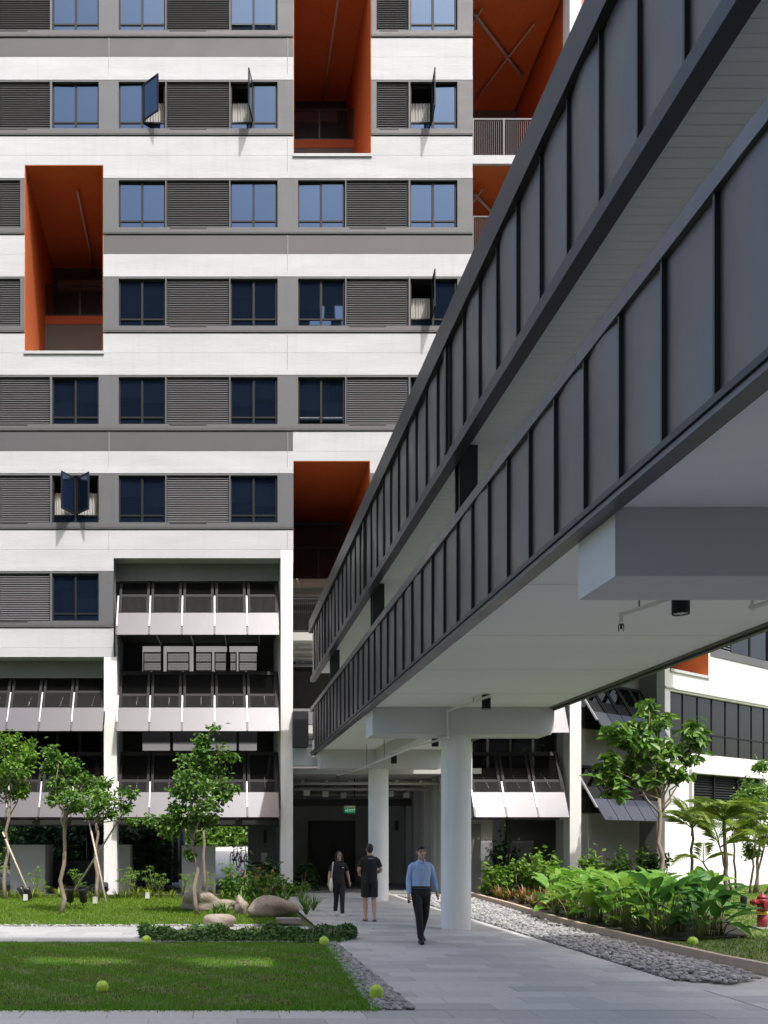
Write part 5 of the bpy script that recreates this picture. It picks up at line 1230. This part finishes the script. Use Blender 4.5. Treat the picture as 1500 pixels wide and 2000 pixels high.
def bicycle(label, c, ang, z):
    t = thing('bicycle', label, 'bicycle', (c[0], c[1], z), 'bicycles parked on the ramp'); t.rotation_euler = (0, 0, ang)
    def part(m, nm, mt, parent=None):
        ob = bpy.data.objects.new(nm, m.mesh(nm, mt)); col.objects.link(ob); ob.parent = parent or t; return ob
    for x in (-.52, .52):
        w = part(MB().tube([(x + .33 * math.cos(a), 0, .34 + .33 * math.sin(a)) for a in [k * math.pi / 12 for k in range(25)]], .022, 6, False), 'wheel', 'black_plastic')
        sp = MB()
        for k in range(8): a = k * math.pi / 4; sp.tube([(x, 0, .34), (x + .32 * math.cos(a), 0, .34 + .32 * math.sin(a))], .003, 4)
        part(sp, 'spokes', 'rail_metal', w)
    fr = MB(); A = (-.52, 0, .34); B = (-.08, 0, .32); S = (-.2, 0, .82); H = (.36, 0, .85)
    for p, q in ((A, B), (A, S), (B, S), (S, H), (B, (.38, 0, .72)), (H, (.52, 0, .34))): fr.tube([p, q], .018, 6)
    part(fr, 'frame', 'black_plastic'); part(MB().tube([(.34, -.28, 1.03), (.36, 0, 1.0), (.34, .28, 1.03)], .014, 6).tube([(.36, 0, .85), (.36, 0, 1.0)], .014, 6), 'handlebar', 'black_plastic')
    part(MB().ell((-.22, 0, .93), .13, .07, .035).tube([(-.2, 0, .82), (-.21, 0, .92)], .013, 6), 'saddle', 'black_plastic'); part(MB().tube([(-.08, -.09, .32), (-.08, .09, .32)], .06, 10).box(-.2, -.12, -.14, -.08, .3, .32).box(-.02, .06, .08, .14, .3, .32), 'crank', 'dark_steel')
bicycle('bicycle parked on the ramp in the light', (PX(459, 44), 44), R(-75), .52); bicycle('bicycle parked behind in the shade of the end wall', (PX(474, 43), 43), R(-70), .47)

# ------------------------------------------------------------ people
def remesh(mb, name, m, parent, vox=.009, it=6):
    me = bpy.data.meshes.new(name); me.from_pydata(mb.v, [], mb.f); bm = bmesh.new(); bm.from_mesh(me); bmesh.ops.recalc_face_normals(bm, faces=bm.faces); bm.to_mesh(me); bm.free()
    ob = bpy.data.objects.new('tmp', me); col.objects.link(ob); md = ob.modifiers.new('r', 'REMESH'); md.mode = 'VOXEL'; md.voxel_size = vox
    sm = ob.modifiers.new('s', 'SMOOTH'); sm.iterations = it; sm.factor = .5
    bpy.context.view_layer.update(); r = bpy.data.meshes.new_from_object(ob.evaluated_get(bpy.context.evaluated_depsgraph_get())); bpy.data.objects.remove(ob)
    r.name = name; r.materials.clear(); r.materials.append(MATS[m]); r.polygons.foreach_set('use_smooth', [True] * len(r.polygons))
    o = bpy.data.objects.new(name, r); col.objects.link(o)
    if parent: o.parent = parent
    return o
def V3(*a): return Vector(a)
def person(label, pos, height, facing, J, top, bottom, bottom_m, hair, feet, sleeve, hem=.5, slim=1.0, neckline=True, extra=None):
    """J: joint positions in a 1.72 m body, x = its own left when facing -y ... z up"""
    s = height / 1.72; b = MB()
    hipz = .90; tor = lambda z, rx, ry, y=0: ((0, y, z), rx * slim, ry)
    b.loft([tor(.84, .10, .09), tor(.90, .155, .105), tor(1.0, .15, .10), tor(1.1, .135, .092), tor(1.22, .155, .10), tor(1.33, .17, .098), tor(1.40, .165, .085), tor(1.44, .11, .07), tor(1.46, .06, .06)], 20)
    b.tube([(0, .0, 1.42), (0, -.008, 1.50), (0, -.015, 1.56)], [.062, .054, .054], 12)
    hc = V3(0, -.02, 1.615); b.ell(hc + V3(0, .008, .02), .074, .092, .092); b.ell(hc + V3(0, -.02, -.035), .058, .068, .075); b.tube([hc + V3(0, -.09, .018), hc + V3(0, -.112, -.022), hc + V3(0, -.092, -.034)], [.008, .016, .012], 8); b.ell(hc + V3(0, -.072, -.085), .026, .022, .02)
    for e in (-1, 1): b.ell(hc + V3(e * .076, .008, -.008), .012, .02, .032, 8, 7)
    for e in ('l', 'r'):
        sh, el, wr = J['sh' + e], J['el' + e], J['wr' + e]
        b.tube([sh, sh.lerp(el, .3), sh.lerp(el, .7), el, el.lerp(wr, .3), el.lerp(wr, .75), wr], [.055, .052, .045, .04, .041, .032, .026], 12)
        hd = (wr - el).normalized(); sx = 1 if e == 'l' else -1; side = V3(0, -1, 0); side = (side - hd * side.dot(hd)).normalized(); out = hd.cross(side)
        palm = wr + hd * .045; b.tube([wr, palm, wr + hd * .085], [.024, .034, .032], 10); b.tube([palm + side * .028, palm - side * .028], .018, 8)
        curl = J.get('curl' + e, .5); inn = V3(-sx, 0, 0)
        for k, ln in enumerate((.072, .08, .076, .06)):
            r0 = wr + hd * .085 + side * (.027 - .018 * k); m1 = r0 + hd * ln * .5 + inn * ln * .15 * curl; tip = m1 + hd * ln * .45 * (1 - .5 * curl) + inn * ln * .5 * curl; b.tube([r0 - hd * .02, r0, m1, tip], [.009, .0095, .0085, .007], 8)
        t0 = wr + hd * .03 + side * .028; b.tube([t0, t0 + side * .022 + hd * .028 + inn * .008, t0 + side * .026 + hd * .058 + inn * .018], [.012, .0105, .008], 8)
        hp_, kn, an = J['hp' + e], J['kn' + e], J['an' + e]
        b.tube([hp_, hp_.lerp(kn, .25), hp_.lerp(kn, .7), kn, kn.lerp(an, .3), kn.lerp(an, .7), an], [.088, .085, .064, .053, .056, .04, .034], 14)
        toe = J['toe' + e]; fd = (toe - an); fd.z = 0; fd.normalize(); b.tube([an - fd * .04 + V3(0, 0, -.045), an + fd * .06 + V3(0, 0, -.05), toe], [.036, .036, .024], 10)
    p = remesh(b, 'person', 'skin', None, .0075, 4); tag(p, label, 'person')
    for e in (-1, 1):
        ob = bpy.data.objects.new('eye', MB().ell(hc + V3(e * .032, -.086, .012), .014, .008, .007, 8, 6).mesh('eye', 'hair')); col.objects.link(ob); ob.parent = p
        ob = bpy.data.objects.new('eyebrow', MB().tube([hc + V3(e * .016, -.09, .032), hc + V3(e * .05, -.078, .034)], .005, 6).mesh('eyebrow', 'hair')); col.objects.link(ob); ob.parent = p
    ob = bpy.data.objects.new('mouth', MB().ell(hc + V3(0, -.086, -.058), .022, .006, .006, 8, 6).mesh('mouth', 'lip')); col.objects.link(ob); ob.parent = p
    # shirt
    c = MB(); g = .018
    c.loft([tor(hem * 1.72, .155 + g, .108 + g), tor(1.0, .152 + g, .104 + g), tor(1.1, .145 + g, .10 + g), tor(1.22, .16 + g, .108 + g), tor(1.33, .165 + g, .105 + g), tor(1.40, .15 + g, .085 + g), tor(1.445, .10, .075), tor(1.475, .072, .066)], 22)
    for e in ('l', 'r'):
        sh, el, wr = J['sh' + e], J['el' + e], J['wr' + e]
        if sleeve == 'long': c.tube([sh * .0 + V3(sh.x * .45, 0, 1.395), V3(sh.x * .8, 0, 1.39), sh.lerp(el, .08), sh.lerp(el, .4), el, el.lerp(wr, .5), wr.lerp(el, .04)], [.045, .058, .064, .058, .051, .046, .036], 14)
        else: c.tube([V3(sh.x * .45, 0, 1.395), V3(sh.x * .8, 0, 1.39), sh.lerp(el, .08), sh.lerp(el, .4), sh.lerp(el, .72)], [.045, .058, .065, .065, .066], 14)
    sh_o = remesh(c, 'shirt', top, p, .009, 3)
    # trousers / shorts
    c = MB(); c.loft([tor(.82, .13, .105), tor(.88, .165 + .012, .115 + .01), tor(.95, .16 + .01, .112 + .01), tor(1.02, .15 + .008, .104 + .01)], 20)
    for e in ('l', 'r'):
        hp_, kn, an = J['hp' + e], J['kn' + e], J['an' + e]
        if bottom == 'long': c.tube([hp_ + V3(0, 0, .03), hp_.lerp(kn, .5), kn, kn.lerp(an, .5), an.lerp(kn, .02)], [.1, .085, .068, .06, .056], 14)
        else: c.tube([hp_ + V3(0, 0, .03), hp_.lerp(kn, .4), hp_.lerp(kn, .88)], [.104, .1, .098], 14)
    remesh(c, 'trousers' if bottom == 'long' else 'shorts', bottom_m, p, .009, 3)
    # shoes
    for e in ('l', 'r'):
        an, toe = J['an' + e], J['toe' + e]; fd = (toe - an); fd.z = 0; fd.normalize(); c = MB()
        zz = V3(0, 0, an.z - .085)
        heel = V3(an.x, an.y, an.z - .06) - fd * .05
        if feet[0] == 'slipper': c.tube([heel + V3(0, 0, -.012), V3(an.x, an.y, an.z - .072) + fd * .07, toe + V3(0, 0, -.028)], [.04, .042, .034], 10)
        else: c.tube([heel, V3(an.x, an.y, an.z - .05) + fd * .06, toe + fd * .02 - V3(0, 0, .005)], [.045, .046, .034], 12); c.tube([an, an + V3(0, 0, -.04)], .044, 10)
        if feet[0] == 'slipper':
            for i_, v in enumerate(c.v): c.v[i_] = (v[0], v[1], (v[2] - (an.z - .085)) * .35 + (an.z - .088))
        remesh(c, 'slipper' if feet[0] == 'slipper' else 'shoe', feet[1], p, .008, 2)
    # hair
    c = MB(); c.ell(hc + V3(0, .02, .038), .084, .094, .086)
    if hair == 'long':
        c.tube([hc + V3(0, .06, .04), hc + V3(0, .085, -.08), hc + V3(0, .08, -.24), hc + V3(0, .07, -.33)], [.07, .085, .08, .04], 12)
        for e in (-1, 1): c.tube([hc + V3(e * .055, -.02, .07), hc + V3(e * .082, -.015, -.05), hc + V3(e * .085, -.03, -.2), hc + V3(e * .08, -.05, -.3)], [.024, .026, .026, .012], 8)
    else: c.ell(hc + V3(0, .055, -.01), .074, .06, .075); c.ell(hc + V3(0, -.05, .085), .06, .045, .03)
    ho = remesh(c, 'hair', 'hair', p, .008, 2)
    if extra: extra(p)
    p.location = pos; p.scale = (s, s, s); p.rotation_euler = (0, 0, facing); return p
def joints(**k):
    J = dict(shl=V3(.165, 0, 1.375), ell=V3(.225, .01, 1.13), wrl=V3(.235, -.03, .89), shr=V3(-.165, 0, 1.375), elr=V3(-.225, .01, 1.13), wrr=V3(-.235, -.03, .89),
             hpl=V3(.085, 0, .88), knl=V3(.09, -.03, .49), anl=V3(.09, 0, .09), toel=V3(.105, -.16, .03), hpr=V3(-.085, 0, .88), knr=V3(-.09, -.03, .49), anr=V3(-.09, 0, .09), toer=V3(-.105, -.16, .03)); J.update(k); return J
def man_extra(p):
    def ch(m, nm, mt): ob = bpy.data.objects.new(nm, m.mesh(nm, mt)); col.objects.link(ob); ob.parent = p
    ch(MB().loft([((0, 0, .985), .172, .126), ((0, 0, 1.02), .17, .124)], 24), 'belt', 'black_plastic')
    ch(MB().tube([(-.055, -.05, 1.49), (-.03, -.1, 1.44), (0, -.112, 1.42)], .012, 6).tube([(.055, -.05, 1.49), (.03, -.1, 1.44), (0, -.112, 1.42)], .012, 6), 'collar', 'shirt_blue')
    bt = MB()
    for z in (1.36, 1.28, 1.2, 1.12, 1.05): bt.ell((0, -.128 if z > 1.15 else -.122, z), .006, .004, .006, 6, 5)
    ch(bt, 'buttons', 'bag_white')
mp = GP(822, 1842)
person('man in light blue long-sleeved shirt and black trousers walking towards the camera', mp, 1.71, R(4), joints(
    wrl=V3(.30, .03, .91), ell=V3(.255, .05, 1.13), wrr=V3(-.235, -.06, .87), elr=V3(-.215, .03, 1.12), curlr=1.0,
    knr=V3(-.07, -.12, .49), anr=V3(-.05, -.16, .09), toer=V3(-.07, -.33, .04), knl=V3(.085, .02, .49), anl=V3(.06, .22, .15), toel=V3(.08, .09, .045)), 'shirt_blue', 'long', 'cloth_black', 'short', ('shoe', 'black_plastic'), 'long', .57, .98, extra=man_extra)
ph = tag(MB().obox(Matrix.Translation(mp + Vector((-.232, -.09, .78))) @ Matrix.Rotation(.3, 4, 'Z'), .012, .07, .13).build('phone', 'black_plastic'), 'small black phone in the right hand of the man in blue', 'phone')
wp = GP(662, 1790)
def woman_extra(p):
    def ch(m, nm, mt): ob = bpy.data.objects.new(nm, m.mesh(nm, mt)); col.objects.link(ob); ob.parent = p
    ch(MB().ell((.08, -.118, 1.3), .022, .006, .012, 8, 6), 'chest_logo', 'bag_white')
    g = MB()
    for e in (-1, 1): g.tube([(e * .034 + .024 * math.cos(a), -.112, 1.627 + .018 * math.sin(a)) for a in [k * math.pi / 5 for k in range(11)]], .003, 4, False)
    ch(g, 'glasses', 'frame_dark')
person('woman with long dark hair, black top and trousers and white shoes walking forward', wp, 1.54, R(6), joints(
    shl=V3(.145, 0, 1.37), shr=V3(-.145, 0, 1.37), ell=V3(.24, .02, 1.14), wrl=V3(.29, .03, .92), elr=V3(-.24, .04, 1.14), wrr=V3(-.27, .02, .9),
    knl=V3(.06, -.12, .49), anl=V3(.05, -.17, .09), toel=V3(.06, -.33, .04), knr=V3(-.07, .0, .49), anr=V3(-.05, .2, .14), toer=V3(-.06, .07, .045)), 'cloth_black', 'long', 'cloth_navy', 'long', ('shoe', 'shoe_white'), 'short', .54, .88, extra=woman_extra)
tb = thing('tote_bag', 'white shoulder bag hanging at the side of the woman in black', 'bag', wp + Vector((-.2, -.02, .62)))
MB().loft([((wp.x - .19, wp.y - .03, .60), .03, .13), ((wp.x - .195, wp.y - .03, .72), .045, .15), ((wp.x - .19, wp.y - .03, .92), .02, .14)], 16).build('body', 'bag_white', tb)
MB().tube([(wp.x - .19, wp.y - .1, .9), (wp.x - .17, wp.y - .1, 1.1), (wp.x - .14, wp.y - .04, 1.30), (wp.x - .15, wp.y + .06, 1.15), (wp.x - .19, wp.y + .05, .9)], .012, 6).build('strap', 'bag_white', tb)
bp_ = GP(722, 1799)
def back_extra(p):
    cu = bpy.data.curves.new('t', 'FONT'); cu.body = 'OFFICE'; cu.size = .036; cu.align_x = 'CENTER'; cu.extrude = .001
    t_ = bpy.data.objects.new('tmp', cu); col.objects.link(t_); bpy.context.view_layer.update(); me = bpy.data.meshes.new_from_object(t_.evaluated_get(bpy.context.evaluated_depsgraph_get())); bpy.data.objects.remove(t_)
    me.materials.clear(); me.materials.append(MATS['bag_white']); ob = bpy.data.objects.new('back_print', me); col.objects.link(ob); ob.parent = p; ob.location = (0, .116, 1.395); ob.rotation_euler = (R(82), 0, R(180))
person('person in black T-shirt, black shorts and slippers seen from behind', bp_, 1.72, R(183), joints(
    elr=V3(-.25, .02, 1.15), wrr=V3(-.2, -.17, 1.06), ell=V3(.25, .02, 1.15), wrl=V3(.2, -.17, 1.06),
    knl=V3(.095, -.03, .49), anl=V3(.09, .02, .09), toel=V3(.11, -.14, .035), knr=V3(-.09, .0, .49), anr=V3(-.085, .12, .10), toer=V3(-.10, -.03, .035)), 'cloth_black', 'short', 'cloth_black', 'short', ('slipper', 'black_plastic'), 'short', .53, 1.02, extra=back_extra)
